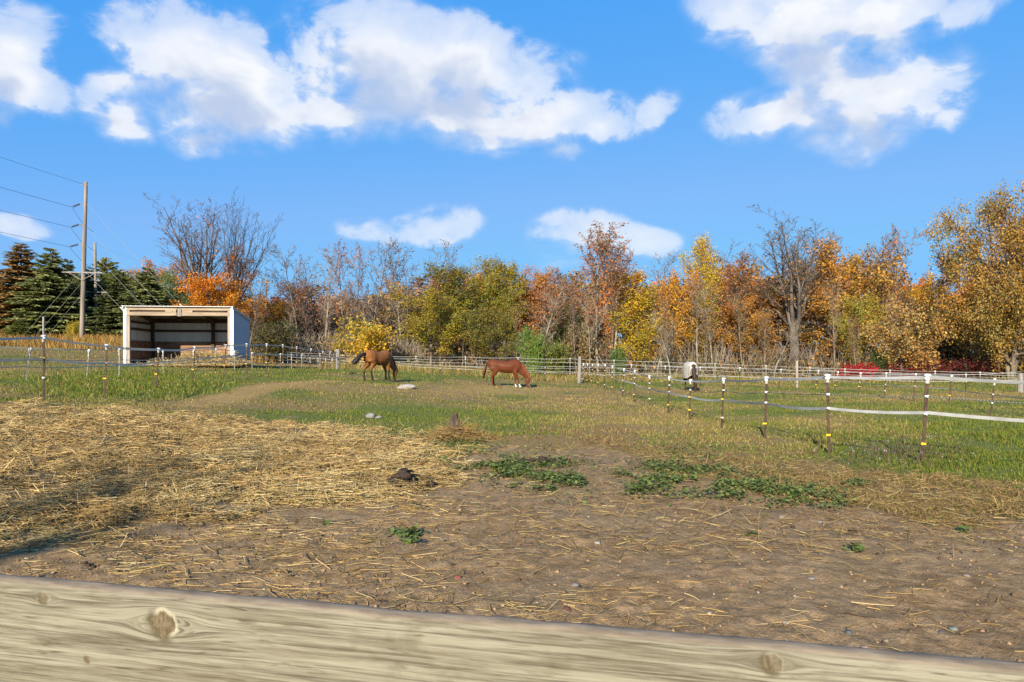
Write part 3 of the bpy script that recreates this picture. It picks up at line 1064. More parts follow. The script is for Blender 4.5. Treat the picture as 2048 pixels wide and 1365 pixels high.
for (px, t, w, d, v, c, bk, lb) in [
    (600, 492, 70, 66, 0, BRWN, 'bark', 'bare tree farthest left in the pale bare stand'),
    (630, 505, 55, 70, 3, BRWN, 'bark', 'thin bare tree second from the left in the pale bare stand'),
    (652, 488, 70, 64, 1, BRWN, 'bark_pale', 'pale trunked bare tree third from the left in the bare stand'),
    (688, 480, 62, 65, 2, RUST, 'bark', 'bare tree with clinging rust leaves in the middle of the bare stand'),
    (712, 482, 55, 68, 2, (.40, .17, .06), 'bark', 'slim tree with a few orange leaves beside the rust leaved bare tree'),
    (742, 478, 66, 64, 0, BRWN, 'bark', 'tall bare tree behind the yellow bush'),
    (774, 482, 72, 67, 4, BRWN, 'bark', 'tall bare tree right of the yellow bush, last of the bare stand'),
    (850, 488, 64, 69, 3, BRWN, 'bark', 'lone bare tree top rising above the olive trees'),
    (812, 520, 60, 66, 1, BRWN, 'bark', 'short bare tree between the bare stand and the olive trees'),
    (1078, 556, 60, 58, 3, RUST, 'bark_pale', 'pale slender bare trunk standing before the rust trees'),
    (1310, 500, 58, 67, 0, BRWN, 'bark', 'bare tree top showing above the yellow trees'),
    (1398, 545, 70, 59, 1, RUST, 'bark_pale', 'pale trunked tree before the narrow yellow poplar'),
    (1428, 560, 60, 58, 0, RUST, 'bark_pale', 'leaning pale trunk right of the narrow yellow poplar'),
    (1341, 620, 40, 53, 3, (.35, .2, .06), 'bark_pale', 'thin white sapling behind the fence left of the blanketed horse'),
    (1314, 640, 36, 54, 3, (.35, .2, .06), 'bark_pale', 'thinner white sapling beside the thin white sapling, farther left'),
    (1786, 446, 84, 60, 2, (.38, .15, .07), 'bark', 'tall reddish bare tree near the broad tree on the right'),
    (1752, 462, 66, 63, 1, (.42, .2, .05), 'bark', 'bare tree with yellow leaves beside the tall reddish bare tree'),
    (1655, 462, 70, 64, 2, (.42, .22, .05), 'bark', 'bare tree top rising from the olive gold tree'),
    (1488, 500, 80, 64, 2, RUST, 'bark', 'rust tinged bare tree left of the big bare tree'),
    (1850, 545, 60, 66, 4, BRWN, 'bark', 'bare tree in the gap left of the broad tree'),
    (1548, 640, 55, 55, 3, TAN, 'bark_pale', 'small white trunked tree left of the big bare tree'),
]:
    tree('slim', 'bare_tree', 'tree', lb, gp, px, t, w, d, c, bk, v)
tree('bush', 'yellow_bush', 'bush', 'golden yellow bush behind the tan horse', None, 736, 630, 105, 57, (.46, .29, .03))
tree('round', 'olive_tree', 'tree', 'yellow green tree with a full rounded crown right of the tan horse', gp, 862, 572, 125, 59, (.30, .24, .03))
tree('round', 'rust_tree', 'tree', 'rust red tree top between the yellow green trees', gp, 884, 535, 95, 70, (.42, .14, .035))
tree('column', 'olive_tree', 'tree', 'tall green tree left of the chestnut horse', gp, 936, 520, 115, 62, (.20, .18, .03))
tree('column', 'olive_tree', 'tree', 'yellow olive poplar behind the tall green tree', gp, 972, 516, 75, 70, (.32, .24, .03))
tree('column', 'olive_tree', 'tree', 'olive poplar above the chestnut horse', gp, 1008, 513, 82, 68, (.27, .215, .03))
tree('round', 'olive_tree', 'tree', 'low olive green tree just behind the chestnut horse', gp, 985, 610, 100, 58, (.20, .17, .03))
tree('round', 'rust_tree', 'tree', 'orange brown tree right of the olive poplars', gp, 1075, 532, 95, 72, (.42, .17, .05))
tree('sparse', 'rust_tree', 'tree', 'thin rust leaved tree above the bright green bush', gp, 1085, 540, 85, 62, (.40, .17, .07))
tree('sparse', 'rust_tree', 'tree', 'thin brown leaved tree left of the twin tall trees', gp, 1140, 545, 90, 66, (.34, .17, .07))
tree('bush', 'green_bush', 'bush', 'bright green leafy bush behind the chestnut horse', None, 1064, 653, 46, 54, BGRN)
tree('bush', 'dark_bush', 'bush', 'tall dark green bush right of the bright green bush', None, 1128, 602, 85, 62, (.06, .075, .025))
tree('bush', 'olive_bush', 'bush', 'low olive bush right of the bright green bush', None, 1105, 672, 75, 55, (.17, .17, .035))
tree('tipleaf', 'twin_tree', 'tree', 'tall tree with brown leaves at its top, left one of the twins', gp, 1196, 460, 85, 58, (.38, .16, .07), 'bark_pale', 0)
tree('tipleaf', 'twin_tree', 'tree', 'tall tree with brown leaves at its top, right one of the twins', gp, 1228, 464, 90, 59, (.38, .16, .07), 'bark_pale', 1)
tree('bush', 'grey_bush', 'bush', 'brown grey bush at the foot of the twin tall trees', None, 1165, 640, 80, 58, (.20, .15, .07))
tree('bush', 'green_bush', 'bush', 'small green bush right of the twin tall trees', None, 1236, 690, 30, 56, (.09, .15, .03))
tree('column', 'yellow_tree', 'tree', 'bright yellow tree right of the twin tall trees', gp, 1294, 528, 105, 58, (.54, .33, .03))
tree('round', 'yellow_tree', 'tree', 'orange yellow tree left of the narrow yellow poplar', gp, 1347, 535, 100, 61, (.52, .25, .03))
tree('column', 'yellow_poplar', 'poplar', 'narrow yellow poplar standing above its neighbours', gp, 1407, 470, 62, 63, (.52, .32, .03))
tree('sparse', 'orange_tree', 'tree', 'orange brown tree right of the narrow yellow poplar', gp, 1442, 508, 95, 62, (.46, .20, .04))
tree('sparse', 'rust_tree', 'tree', 'red brown tree behind the rust tinged bare tree', gp, 1490, 520, 95, 67, (.38, .15, .06))
tree('round', 'orange_tree', 'tree', 'low orange tree left of the big bare tree', gp, 1500, 590, 120, 60, (.42, .21, .04))
tree('vase', 'bare_tree', 'tree', 'big bare tree with a thick pale trunk standing behind the right paddock', gp, 1592, 418, 190, 60, (.50, .23, .04), 'bark_dark', 1)
tree('sparse', 'orange_tree', 'tree', 'orange leaved tree around the trunk of the big bare tree', gp, 1560, 570, 150, 63, (.46, .22, .04))
tree('round', 'golden_tree', 'tree', 'broad olive gold tree right of the big bare tree', gp, 1672, 480, 170, 62, (.44, .25, .04), 'bark')
tree('sparse', 'golden_tree', 'tree', 'golden tree with an open crown between the olive gold tree and the reddish bare tree', gp, 1735, 488, 120, 64, (.46, .25, .03), 'bark')
tree('round', 'green_tree', 'tree', 'low yellow green tree in front of the olive gold tree', gp, 1722, 590, 110, 57, (.33, .27, .04))
tree('droop', 'tan_tree', 'tree', 'small tan leaved tree left of the broad tree', gp, 1805, 605, 120, 53, (.46, .26, .08))
tree('round', 'golden_tree', 'tree', 'bright golden tree just left of the broad tree', gp, 1862, 540, 95, 63, (.52, .28, .03))
tree('broad', 'broad_tree', 'tree', 'large broad tan brown tree filling the right edge', gp, 2022, 392, 262, 50, (.36, .225, .052), 'bark')
tree('bush', 'dark_bush', 'bush', 'dark green bush in the gap left of the broad tree', None, 1882, 650, 60, 57, (.05, .065, .022))
tree('bush', 'dark_bush', 'bush', 'dark green bush between the two red sumacs', None, 1762, 692, 50, 54, (.065, .09, .03))
for (px, t, w, d, c, lb) in [(1718, 724, 70, 53, RED, 'bright red sumac below the olive gold tree'), (1800, 724, 55, 53, (.20, .028, .022), 'red sumac below the tan leaved tree'),
                             (1868, 718, 70, 52, (.12, .022, .018), 'dark red sumac in the gap left of the broad tree'), (1945, 714, 80, 52, (.11, .022, .018), 'dark red sumac beneath the broad tree'),
                             (1832, 738, 40, 50, (.18, .035, .024), 'low red sumac before the tan leaved tree')]:
    tree('sumac', 'sumac_bush', 'sumac', lb, 'red sumac bushes at the edge of the wood', px, t, w, d, c)
tree('round', 'golden_tree', 'tree', 'lower golden brown tree joined to the left side of the broad tree', gp, 1938, 470, 150, 54, (.37, .225, .052))
tree('round', 'golden_tree', 'tree', 'golden brown tree behind the broad tree, cut by the right edge', gp, 2075, 425, 170, 56, (.36, .22, .052))
sr = random.Random(31)
MARKS = [(560, 'the shed'), (676, 'the left grey corner post'), (757, 'the tan horse'), (862, 'the yellow green tree'), (1010, 'the chestnut horse'), (1064, 'the bright green bush'), (1158, 'the right grey corner post'),
         (1212, 'the twin tall trees'), (1294, 'the bright yellow tree'), (1381, 'the blanketed horse'), (1490, 'the rust tinged bare tree'), (1594, 'the big bare tree'), (1718, 'the bright red sumac'), (1865, 'the broad tree')]
ORD = ['leftmost', 'second', 'third', 'fourth', 'fifth', 'sixth']
pxs = sorted(575 + 1280 * ((k * .618034) % 1) for k in range(27))
pxs = [p for p in pxs if not 1535 < p < 1650]           # thin saplings crowd the edge of the wood, but not before the big bare tree
seen = {}
for px in pxs:
    d = np.interp(px, [575, 1000, 1300, 1850], [61, 59, 56, 53]) + sr.uniform(-1.5, 5)
    m0 = max(k for k in range(len(MARKS)) if MARKS[k][0] <= px)
    q = seen.get(m0, 0)
    seen[m0] = q + 1
    bk = ['bark_pale', 'bark', 'bark'][sr.randrange(3)]
    lb = 'thin sapling, %s between %s and %s' % (ORD[q] if q == 0 else ORD[q] + ' from left', MARKS[m0][1], MARKS[m0 + 1][1])
    tree('slim', 'thin_sapling', 'sapling', lb, 'thin bare saplings along the edge of the wood', px, sr.uniform(540, 640), sr.uniform(28, 46), d,
         [RUST, BRWN, TAN, (.42, .22, .05)][sr.randrange(4)], bk, sr.randrange(5), rz=sr.uniform(0, 6.28))
# a bare tree behind the photographer; its shadow streaks the straw on the left
r_ = tag(empty('bare_tree', (-11.5, -16.2, gz(-11.5, -16.2))), 'bare tree behind the photographer whose shadow streaks the straw', 'tree', None)
S, T = grow(777, 9.6, bole=.30, trunk_r=.20, nlev=3, kids=(12, 6), ang=(30, 30), ratio=(.42, .5), trop=(.0, .10, .06), wander=(.04, .08, .12), nseg=(9, 6, 4), shape='column', rmin=.05)
wv, wf = wood_arrays(S)
link('trunk', np_mesh('trunk', wv, wf, M['bark'], smooth=True), r_)

# the wood behind the front row: one far mass of trunks and leaves
LV, LF, LC, WV, WF = [], [], [], [], []
lo = wo_ = 0
wr = random.Random(5)
cols = [RUST, BRWN, OLIV, ORNG, (.30, .17, .05), (.36, .19, .04), (.22, .12, .05), (.18, .16, .04), (.40, .2, .05)]
spots = []
for k in range(120):
    px = 470 + (k * 0.618034 % 1) * 1720
    spots.append((px, wr.uniform(71, 96), wr.uniform(-22, 26), 'wood'))
for k in range(34):
    px = -150 + (k * .618034 % 1) * 620
    spots.append((px, wr.uniform(84, 96), wr.uniform(-6, 26), 'left'))
for (px, d, dv, where) in spots:
    tops = np.interp(px, [-200, 150, 300, 420, 480, 560, 600, 900, 1060, 1280, 1450, 1600, 1750, 1850, 1900, 2200], [560, 545, 540, 560, 590, 598, 575, 556, 548, 560, 535, 520, 512, 575, 560, 540])
    p = PROTO[('round', 'column', 'sparse', 'round')[wr.randrange(4)] if where == 'wood' else ('pine', 'round')[wr.randrange(2)]]
    p = p[wr.randrange(len(p))]
    x, y = PX(px, d), d
    zb = gz(x, y)
    h = ZZ(tops + dv + 8, d) - zb
    w = wr.uniform(75, 120) * d / F
    A = wr.random() * 6.28
    ca, sa = math.cos(A), math.sin(A)
    Rm = np.array([[ca, -sa, 0], [sa, ca, 0], [0, 0, 1]])
    sc = np.array([w / p['wid'], w / p['wid'], h / p['top']])
    v, f, c = p['leaf']
    n = len(f)
    keep = np.random.default_rng(wr.randrange(9999)).choice(n, min(n, 1300), replace=False)
    q = v.reshape(-1, 4, 3)[keep]
    ctr = q.mean(1, keepdims=True)
    q = (ctr + (q - ctr) * 2.25).reshape(-1, 3)
    cc = c.reshape(-1, 4, 3)[keep].reshape(-1, 3)
    pinky = [(.32, .19, .11), (.36, .21, .10), (.27, .17, .10), (.40, .26, .09), (.34, .17, .08)]
    tint = np.array((pinky if 560 < px < 850 else cols)[wr.randrange(5 if 560 < px < 850 else len(cols))] * 1 if where == 'wood' else ((.11, .12, .04) if wr.random() < .75 else (.34, .17, .04)))
    LV.append((q * sc) @ Rm.T + [x, y, zb])
    LF.append(np.arange(len(q)).reshape(-1, 4) + lo)
    LC.append(cc * tint * LB)
    lo += len(q)
    wv, wf = wood_arrays([s for s in p['S'] if s[4] < 2 and s[2] > .022], (0, 2), (4, 3))
    WV.append((wv * sc) @ Rm.T + [x, y, zb])
    WF.append(wf + wo_)
    wo_ += len(wv)
nl = lo
V = np.concatenate(LV + WV)
Fq = np.concatenate(LF + [f + nl for f in WF])
mi = np.concatenate([np.zeros(sum(len(f) for f in LF), int), np.ones(sum(len(f) for f in WF), int)])
C = np.concatenate(LC + [np.ones((wo_, 3))])
wm = leaf_mat('far_leaf', .3, .6, False)
woods = link('woods', np_mesh('woods', V, Fq, [wm, M['bark']], mi, C))
tag(woods, 'brown and orange wood behind the front row of trees', 'woods', None, 'stuff')

# brush at the foot of the wood: twigs and leaves nobody could count
g = G(900)
n = 36000
px = g.uniform(490, 2300, n)
d = np.interp(px, [490, 700, 1200, 1600, 2300], [60, 62, 60, 58, 52]) + g.uniform(-2.5, 14, n)
x = PX(px, d)
z0 = ground(x, d)
hm = .5 + 2.6 * fbm(x * .35, d * .35, 77, 3)
P = np.stack([x, d, z0 + g.random(n) ** 1.3 * hm], 1)
V, Fq, C = leaf_cards(P, .28, g, .1, .12, .3)
pal = np.array([(.16, .13, .04), (.10, .10, .03), (.22, .14, .05), (.28, .17, .06), (.07, .08, .025), (.24, .13, .05)])
sel = (fbm(x * .22, d * .22, 88, 3) * 9.5 - 1.6 + g.normal(size=n) * .6).astype(int).clip(0, 5)
C = C * np.repeat(pal[sel], 4, 0)
n3 = 18000                                            # deeper thicket behind, so that no sky shows between the stems
px3 = g.uniform(470, 2300, n3)
d3 = np.interp(px3, [490, 700, 1200, 1600, 2300], [60, 62, 60, 58, 52]) + g.uniform(12, 26, n3)
x3 = PX(px3, d3)
P3 = np.stack([x3, d3, ground(x3, d3) + g.random(n3) * (1.6 + 3.2 * fbm(x3 * .2, d3 * .2, 79, 3))], 1)
V3, F3, C3 = leaf_cards(P3, .5, g, .1, .12, .3)
C3 = C3 * np.repeat(np.array([(.20, .12, .05), (.13, .11, .035), (.26, .16, .055), (.17, .09, .04)])[g.integers(0, 4, n3)], 4, 0)
V, Fq, C = np.concatenate([V, V3]), np.concatenate([Fq, F3 + len(V)]), np.concatenate([C, C3])
m2 = 9000
px2 = g.uniform(490, 2300, m2)
d2 = np.interp(px2, [490, 700, 1200, 1600, 2300], [60, 62, 60, 58, 52]) + g.uniform(-2, 12, m2)
x2 = PX(px2, d2)
b0 = np.stack([x2, d2, ground(x2, d2)], 1)
dr = np.stack([g.normal(size=m2) * .35, g.normal(size=m2) * .35, np.ones(m2)], 1)
hh = g.uniform(.6, 3.2, m2)[:, None]
sd = np.stack([g.uniform(.01, .03, m2), np.zeros(m2), np.zeros(m2)], 1)
tw = np.stack([b0 - sd, b0 + sd, b0 + dr * hh + sd * .4, b0 + dr * hh - sd * .4], 1).reshape(-1, 3)
C2 = np.repeat(np.array([(.26, .21, .16), (.16, .12, .09), (.34, .28, .22)])[g.integers(0, 3, m2)], 4, 0)
brush = link('brush', np_mesh('brush', np.concatenate([V, tw]), [Fq, np.arange(len(tw)).reshape(-1, 4) + len(V)], wm, col=np.concatenate([C, C2])))
tag(brush, 'tangled brown and olive brush along the foot of the wood', 'brush', None, 'stuff')

# ------------------------------------------------------------------ run-in shed
SH_YAW = R(6)
shx, shy = PX(251, 39.7), 39.7
SHZ = 1.42
shed = tag(empty('run_in_shed', (shx, shy, SHZ), SH_YAW), 'white metal run-in shed with an open front and straw spilling out', 'shed')
SW, SD, HF, HB = 5.95, 3.66, 3.34, 2.86          # width, depth, front and back heights


def ribbed(w, h0, h1, n=4, depth=.028):
    """a ribbed metal sheet w wide, standing in the local xz plane; its top runs from h0 to h1"""
    xs = []
    for k in range(n):
        a = w * k / n
        s = w / n
        xs += [(a, 0), (a + s * .72, 0), (a + s * .80, depth), (a + s * .92, depth)]
    xs.append((w, 0))
    vs_ = []
    for (x, y) in xs:
        ht = h0 + (h1 - h0) * x / w
        vs_ += [(x, y, 0), (x, y, ht), (x, y + .004, 0), (x, y + .004, ht)]
    fs_ = []
    for i in range(len(xs) - 1):
        a, b = i * 4, i * 4 + 4
        fs_ += [(a, b, b + 1, a + 1), (a + 2, a + 3, b + 3, b + 2)]
    return vs_, fs_


# back wall sheets (inner face seen), left wall and right wall sheets
np_ = 7
for k in range(np_):
    v, f = ribbed(SW / np_, HB - .04, HB - .04)
    me = MB().add([(x, y, z) for x, y, z in v], f).mesh('metal_panel', M['inner_metal'])
    link('metal_panel', me, shed, (SW * k / np_, SD + .03, .08))
for k in range(4):
    w = SD / 4
    ha, hb = HF - (HF - HB) * k / 4 - .05, HF - (HF - HB) * (k + 1) / 4 - .05
    v, f = ribbed(w, ha, hb)
    me = MB().add(v, f).mesh('metal_panel', M['inner_metal'])
    link('metal_panel', me, shed, (-.0, w * k, .08), (0, 0, R(90)))
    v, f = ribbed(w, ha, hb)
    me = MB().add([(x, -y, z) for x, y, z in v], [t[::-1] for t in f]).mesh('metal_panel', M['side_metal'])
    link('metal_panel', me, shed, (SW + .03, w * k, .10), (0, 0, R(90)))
# roof: a thin ribbed deck with white edge trim
b = MB()
for k in range(24):
    x0 = -.12 + (SW + .24) * k / 24
    b.add([(x0, -.22, HF + .045), (x0 + .27, -.22, HF + .045), (x0 + .27, SD + .15, HB + .035), (x0, SD + .15, HB + .035), (x0, -.22, HF + .02), (x0 + .27, -.22, HF + .02), (x0 + .27, SD + .15, HB + .01), (x0, SD + .15, HB + .01)],
          [(0, 1, 2, 3), (7, 6, 5, 4), (0, 4, 5, 1), (2, 6, 7, 3), (1, 5, 6, 2), (3, 7, 4, 0)])
    b.add([(x0 - .02, -.22, HF + .045), (x0, -.22, HF + .075), (x0 + .02, -.22, HF + .045), (x0 - .02, SD + .15, HB + .035), (x0, SD + .15, HB + .065), (x0 + .02, SD + .15, HB + .035)], [(0, 1, 4, 3), (1, 2, 5, 4), (0, 2, 1), (3, 4, 5)])
roof = b.build('roof', M['white_metal'], shed)
sl = math.atan2(HF - HB, SD)
MB().box((0, 0, 0), (.05, SD + .36, .15), Matrix.Rotation(-sl, 4, 'X')).build('rake_trim', M['white_trim'], roof, (SW + .085, SD / 2 - .02, (HF + HB) / 2 - .035))
MB().box((0, 0, 0), (.05, SD + .36, .15), Matrix.Rotation(-sl, 4, 'X')).build('rake_trim', M['white_trim'], roof, (-.085, SD / 2 - .02, (HF + HB) / 2 - .035))
# white corner trims with timber posts inside them
MB().span((-.10, -.06, -.02), (.07, .02, HF - .02), .006).build('corner_trim', M['white_trim'], shed)
MB().span((SW - .07, -.06, -.02), (SW + .12, .02, HF - .02), .006).build('corner_trim', M['white_trim'], shed)
MB().span((.09, -.02, -.1), (.24, .13, HF - .1), .006).build('corner_post', M['lumber_up'], shed)
MB().span((SW - .22, -.02, -.1), (SW - .09, .13, HF - .1), .006).build('corner_post', M['lumber_up'], shed)
# header: an upper board, a dark slot, a lower board in two lengths, spliced in the middle
MB().span((.08, -.05, HF - .19), (SW * .485, .0, HF - .045), .005).build('header_board', M['lumber'], shed)
MB().span((SW * .51, -.05, HF - .19), (SW - .09, .0, HF - .045), .005).build('header_board', M['lumber'], shed)
MB().span((.08, -.05, HF - .50), (SW * .485, .0, HF - .30), .005).build('header_board', M['lumber'], shed)
MB().span((SW * .51, -.05, HF - .50), (SW - .09, .0, HF - .30), .005).build('header_board', M['lumber'], shed)
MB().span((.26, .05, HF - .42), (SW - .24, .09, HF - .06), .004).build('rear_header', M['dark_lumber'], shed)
MB().span((SW * .372, -.045, HF - .298), (SW * .44, -.005, HF - .192), .004).build('splice_block', M['lumber'], shed)
MB().span((SW * .445, -.085, HF - .46), (SW * .478, -.051, HF - .10), .004).build('splice_block', M['lumber'], shed)
MB().span((SW * .492, -.09, HF - .54), (SW * .525, -.052, HF - .07), .004).build('splice_block', M['grey_wood'], shed)
MB().span((SW * .53, -.045, HF - .298), (SW * .63, -.005, HF - .192), .004).build('splice_block', M['lumber'], shed)
# rafters and purlins under the roof
for k, x in enumerate((.20, SW * .345, SW * .66, SW - .2)):
    ln = math.hypot(SD - .35, HF - HB)
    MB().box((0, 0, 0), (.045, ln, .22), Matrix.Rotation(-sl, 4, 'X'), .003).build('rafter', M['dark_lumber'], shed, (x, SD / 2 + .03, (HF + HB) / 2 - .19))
for k in range(6):
    y = .35 + (SD - .6) * k / 5
    z = HF - (HF - HB) * y / SD - .045
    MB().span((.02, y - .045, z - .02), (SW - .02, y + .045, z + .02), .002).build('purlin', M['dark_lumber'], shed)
# back posts, girts and kick boards
for x0, x1 in ((.02, .20), (SW * .62, SW * .62 + .18), (SW - .2, SW - .03)):
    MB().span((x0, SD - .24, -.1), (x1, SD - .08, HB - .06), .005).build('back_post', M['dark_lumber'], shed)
for z in (2.02, 2.60):
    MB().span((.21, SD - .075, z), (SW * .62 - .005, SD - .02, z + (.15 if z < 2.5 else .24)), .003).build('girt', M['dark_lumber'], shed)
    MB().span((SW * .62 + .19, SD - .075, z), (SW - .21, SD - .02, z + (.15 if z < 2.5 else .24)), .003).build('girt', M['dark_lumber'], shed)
for z in (2.03, 2.45):
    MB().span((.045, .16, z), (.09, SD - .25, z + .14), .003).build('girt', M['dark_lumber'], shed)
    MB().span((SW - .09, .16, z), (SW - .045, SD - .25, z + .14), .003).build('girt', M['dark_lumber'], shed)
for r0, (z0, z1) in enumerate(((.02, .36), (.37, .72), (.73, 1.07), (1.08, 1.42))):
    MB().span((.205, SD - .075, z0), (SW * .62 - .005, SD - .028, z1), .004).build('kick_board', M['kick'], shed)
    MB().span((SW * .62 + .185, SD - .075, z0), (SW - .205, SD - .028, z1), .004).build('kick_board', M['kick'], shed)
    MB().span((.045, .15, z0), (.085, SD - .25, z1), .004).build('kick_board', M['kick'], shed)
    MB().span((SW - .085, .15, z0), (SW - .045, SD - .25, z1), .004).build('kick_board', M['kick'], shed)
MB().span((SW * .29, SD - .10, 1.27), (SW * .61, SD - .078, 1.315), .002).build('rail', M['lumber'], shed)


def place_local(u, v_):
    c, s = math.cos(SH_YAW), math.sin(SH_YAW)
    return shx + u * c - v_ * s, shy + u * s + v_ * c


# ------------------------------------------------------------------ straw heap spilling out of the shed
def blades(P, D, L, w, C, tipw=.35):
    """flat stems: base point, direction, length, width; one quad each"""
    n = len(P)
    side = np.cross(D, nrg.normal(size=(n, 3)))
    side /= np.linalg.norm(side, axis=1, keepdims=True) + 1e-9
    w = np.broadcast_to(w, n)[:, None]
    L = np.broadcast_to(L, n)[:, None]
    V = np.stack([P - side * w * .5, P + side * w * .5, P + D * L + side * w * .5 * tipw, P + D * L - side * w * .5 * tipw], 1).reshape(-1, 3)
    return V, np.arange(n * 4).reshape(-1, 4), np.repeat(C, 4, 0)


def stems(P, D, L, rad, C):
    """three-sided straws with real thickness"""
    n = len(P)
    e1 = np.cross(D, nrg.normal(size=(n, 3)))
    e1 /= np.linalg.norm(e1, axis=1, keepdims=True) + 1e-9
    e2 = np.cross(D, e1)
    rad = np.broadcast_to(rad, n)[:, None]
    L = np.broadcast_to(L, n)[:, None]
    vs_ = []
    for end in (0, 1):
        for k in range(3):
            a = 2 * math.pi * k / 3
            vs_.append(P + D * L * end + (e1 * math.cos(a) + e2 * math.sin(a)) * rad)
    V = np.stack(vs_, 1).reshape(-1, 3)
    base = (np.arange(n) * 6)[:, None, None]
    f = np.array([[0, 1, 4, 3], [1, 2, 5, 4], [2, 0, 3, 5]])[None]
    return V, (base + f).reshape(-1, 4), np.repeat(C, 6, 0)


def bent_stems(P, D, L, rad, C, bend):
    """three-sided straws with a kink in the middle"""
    n = len(P)
    L = np.broadcast_to(L, n)[:, None]
    rad = np.broadcast_to(rad, n)
    k = nrg.normal(size=(n, 3)) * [1, 1, .25] * bend
    mid = P + D * L * .5 + k * L
    D1 = mid - P
    l1 = np.linalg.norm(D1, axis=1)
    D2 = P + D * L - mid
    l2 = np.linalg.norm(D2, axis=1)
    a = stems(P, D1 / l1[:, None], l1, rad, C)
    b_ = stems(mid, D2 / l2[:, None], l2, rad * .85, C)
    return np.concatenate([a[0], b_[0]]), np.concatenate([a[1], b_[1] + len(a[0])]), np.concatenate([a[2], b_[2]])


STRAW = np.array([(.48, .345, .145), (.42, .29, .105), (.54, .41, .19), (.36, .255, .10), (.27, .18, .08), (.58, .47, .25), (.38, .31, .15)])


def straw_col(n, dark=0.0):
    c = STRAW[nrg.integers(0, len(STRAW), n)] * nrg.normal(1, .14, (n, 1)).clip(.5, 1.5)
    return c * (1 - dark)


n = 9000
u = nrg.normal(.66, .20, n).clip(.08, 1.10)
v_ = nrg.normal(.3, .9, n).clip(-2.2, 3.0)
hx, hy = place_local(u * SW, v_)
hz = (.62 * np.exp(-((u - .74) / .26) ** 2 - ((v_ - .35) / 1.0) ** 2) + .34 * np.exp(-((u - .98) / .10) ** 2 - ((v_ + .1) / .8) ** 2)) * (.72 + .5 * fbm(hx * 1.6, hy * 1.6, 3, 3))
P = np.stack([hx, hy, np.maximum(ground(hx, hy), SHZ - .05) + hz * nrg.uniform(.75, 1.05, n)], 1)
D = nrg.normal(size=(n, 3)) * [1, 1, .35]
D /= np.linalg.norm(D, axis=1, keepdims=True)
V1, F1, C1 = stems(P, D, nrg.uniform(.2, .6, n), .011, straw_col(n))
# the body of the heap under the loose stems
gu, gv = np.meshgrid(np.linspace(.12, 1.12, 40), np.linspace(-1.9, 2.6, 30), indexing='ij')
bx, by = place_local(gu.ravel() * SW, gv.ravel())
bh = (.62 * np.exp(-((gu.ravel() - .74) / .26) ** 2 - ((gv.ravel() - .35) / 1.0) ** 2) + .34 * np.exp(-((gu.ravel() - .98) / .10) ** 2 - ((gv.ravel() + .1) / .8) ** 2)) * (.72 + .5 * fbm(bx * 1.6, by * 1.6, 3, 3)) - .05
Vb = np.stack([bx, by, np.maximum(ground(bx, by), SHZ - .05) + bh], 1)
ii, jj = np.meshgrid(np.arange(39), np.arange(29), indexing='ij')
Fb = np.stack([ii * 30 + jj, (ii + 1) * 30 + jj, (ii + 1) * 30 + jj + 1, ii * 30 + jj + 1], -1).reshape(-1, 4)
heap = link('straw_heap', np_mesh('straw_heap', np.concatenate([V1, Vb]), [F1, Fb + len(V1)], M['straw'], col=np.concatenate([C1, np.tile([(.30, .20, .075)], (len(Vb), 1))])))
tag(heap, 'golden straw spilling out of the shed over its front edge', 'straw', None, 'stuff')

# ------------------------------------------------------------------ utility poles, wires and guys
def tapered(b, p0, p1, r0, r1, n=10):
    p0, p1 = Vector(p0), Vector(p1)
    b.tube([p0.lerp(p1, k / 6) for k in range(7)], [r0 + (r1 - r0) * k / 6 for k in range(7)], n)


def pole(label, pxb, pyb, pxt, pyt, d, r0, r1, arm_py, arm_w, d2=None, yaw=.15):
    zb = ZZ(pyb, d)
    x, y = PX(pxb, d), d
    xt, zt = PX(pxt, d), ZZ(pyt, d)
    root = tag(empty('utility_pole', (x, y, zb)), label, 'utility pole', 'wooden utility poles')
    zb = min(zb, gz(x, y))
    b = MB()
    tapered(b, (0, 0, zb - root.location.z - .3), (xt - x, 0, zt - root.location.z), r0, r1)
    b.build('shaft', M['pole_wood'], root, smooth=True)
    f = (ZZ(arm_py, d) - zb) / (zt - zb)
    ax, azz = (xt - x) * f, ZZ(arm_py, d) - root.location.z
    arm = MB().box((0, 0, 0), (arm_w, .09, .12), None, .008).build('crossarm', M['grey_wood'], root, (ax, -.2, azz), (0, 0, yaw))
    for s in (-1, 1):
        MB().tube([(0, 0, -.75), (s * arm_w * .32, 0, -.06)], .028, 6).build('brace', M['grey_wood'], root, (ax, -.24, azz), (0, 0, yaw))
        for q in (.46, .22):
            MB().lathe([(.02, .06), (.02, .12), (.06, .13), (.065, .17), (.04, .19), (.05, .22), (.02, .25)], (s * arm_w * q, 0, 0), 8).build('insulator', M['porcelain'], arm)
    return root, Vector((x, y, root.location.z)), Vector((xt, y, zt))


pole1, p1b, p1t = pole('tall wooden utility pole standing left of the shed', 163, 697, 172, 364, 66, .24, .15, 546, 3.6)
pole2, p2b, p2t = pole('shorter utility pole just right of the tall one, behind the shed corner', 193, 684, 190, 486, 78, .21, .13, 585, 3.4)
pole3, p3b, p3t = pole('distant utility pole showing above the trees right of the shed', 531, 660, 533, 558, 74, .12, .09, 566, 1.5, yaw=.4)
MB().box((0, 0, 0), (1.0, .07, .09)).build('crossarm', M['grey_wood'], pole2, (-.05, -.2, ZZ(562, 78) - pole2.location.z), (0, 0, .5))
MB().box((0, 0, 0), (1.1, .07, .09)).build('crossarm', M['grey_wood'], pole3, (0, -.15, ZZ(585, 74) - pole3.location.z), (0, 0, .4))


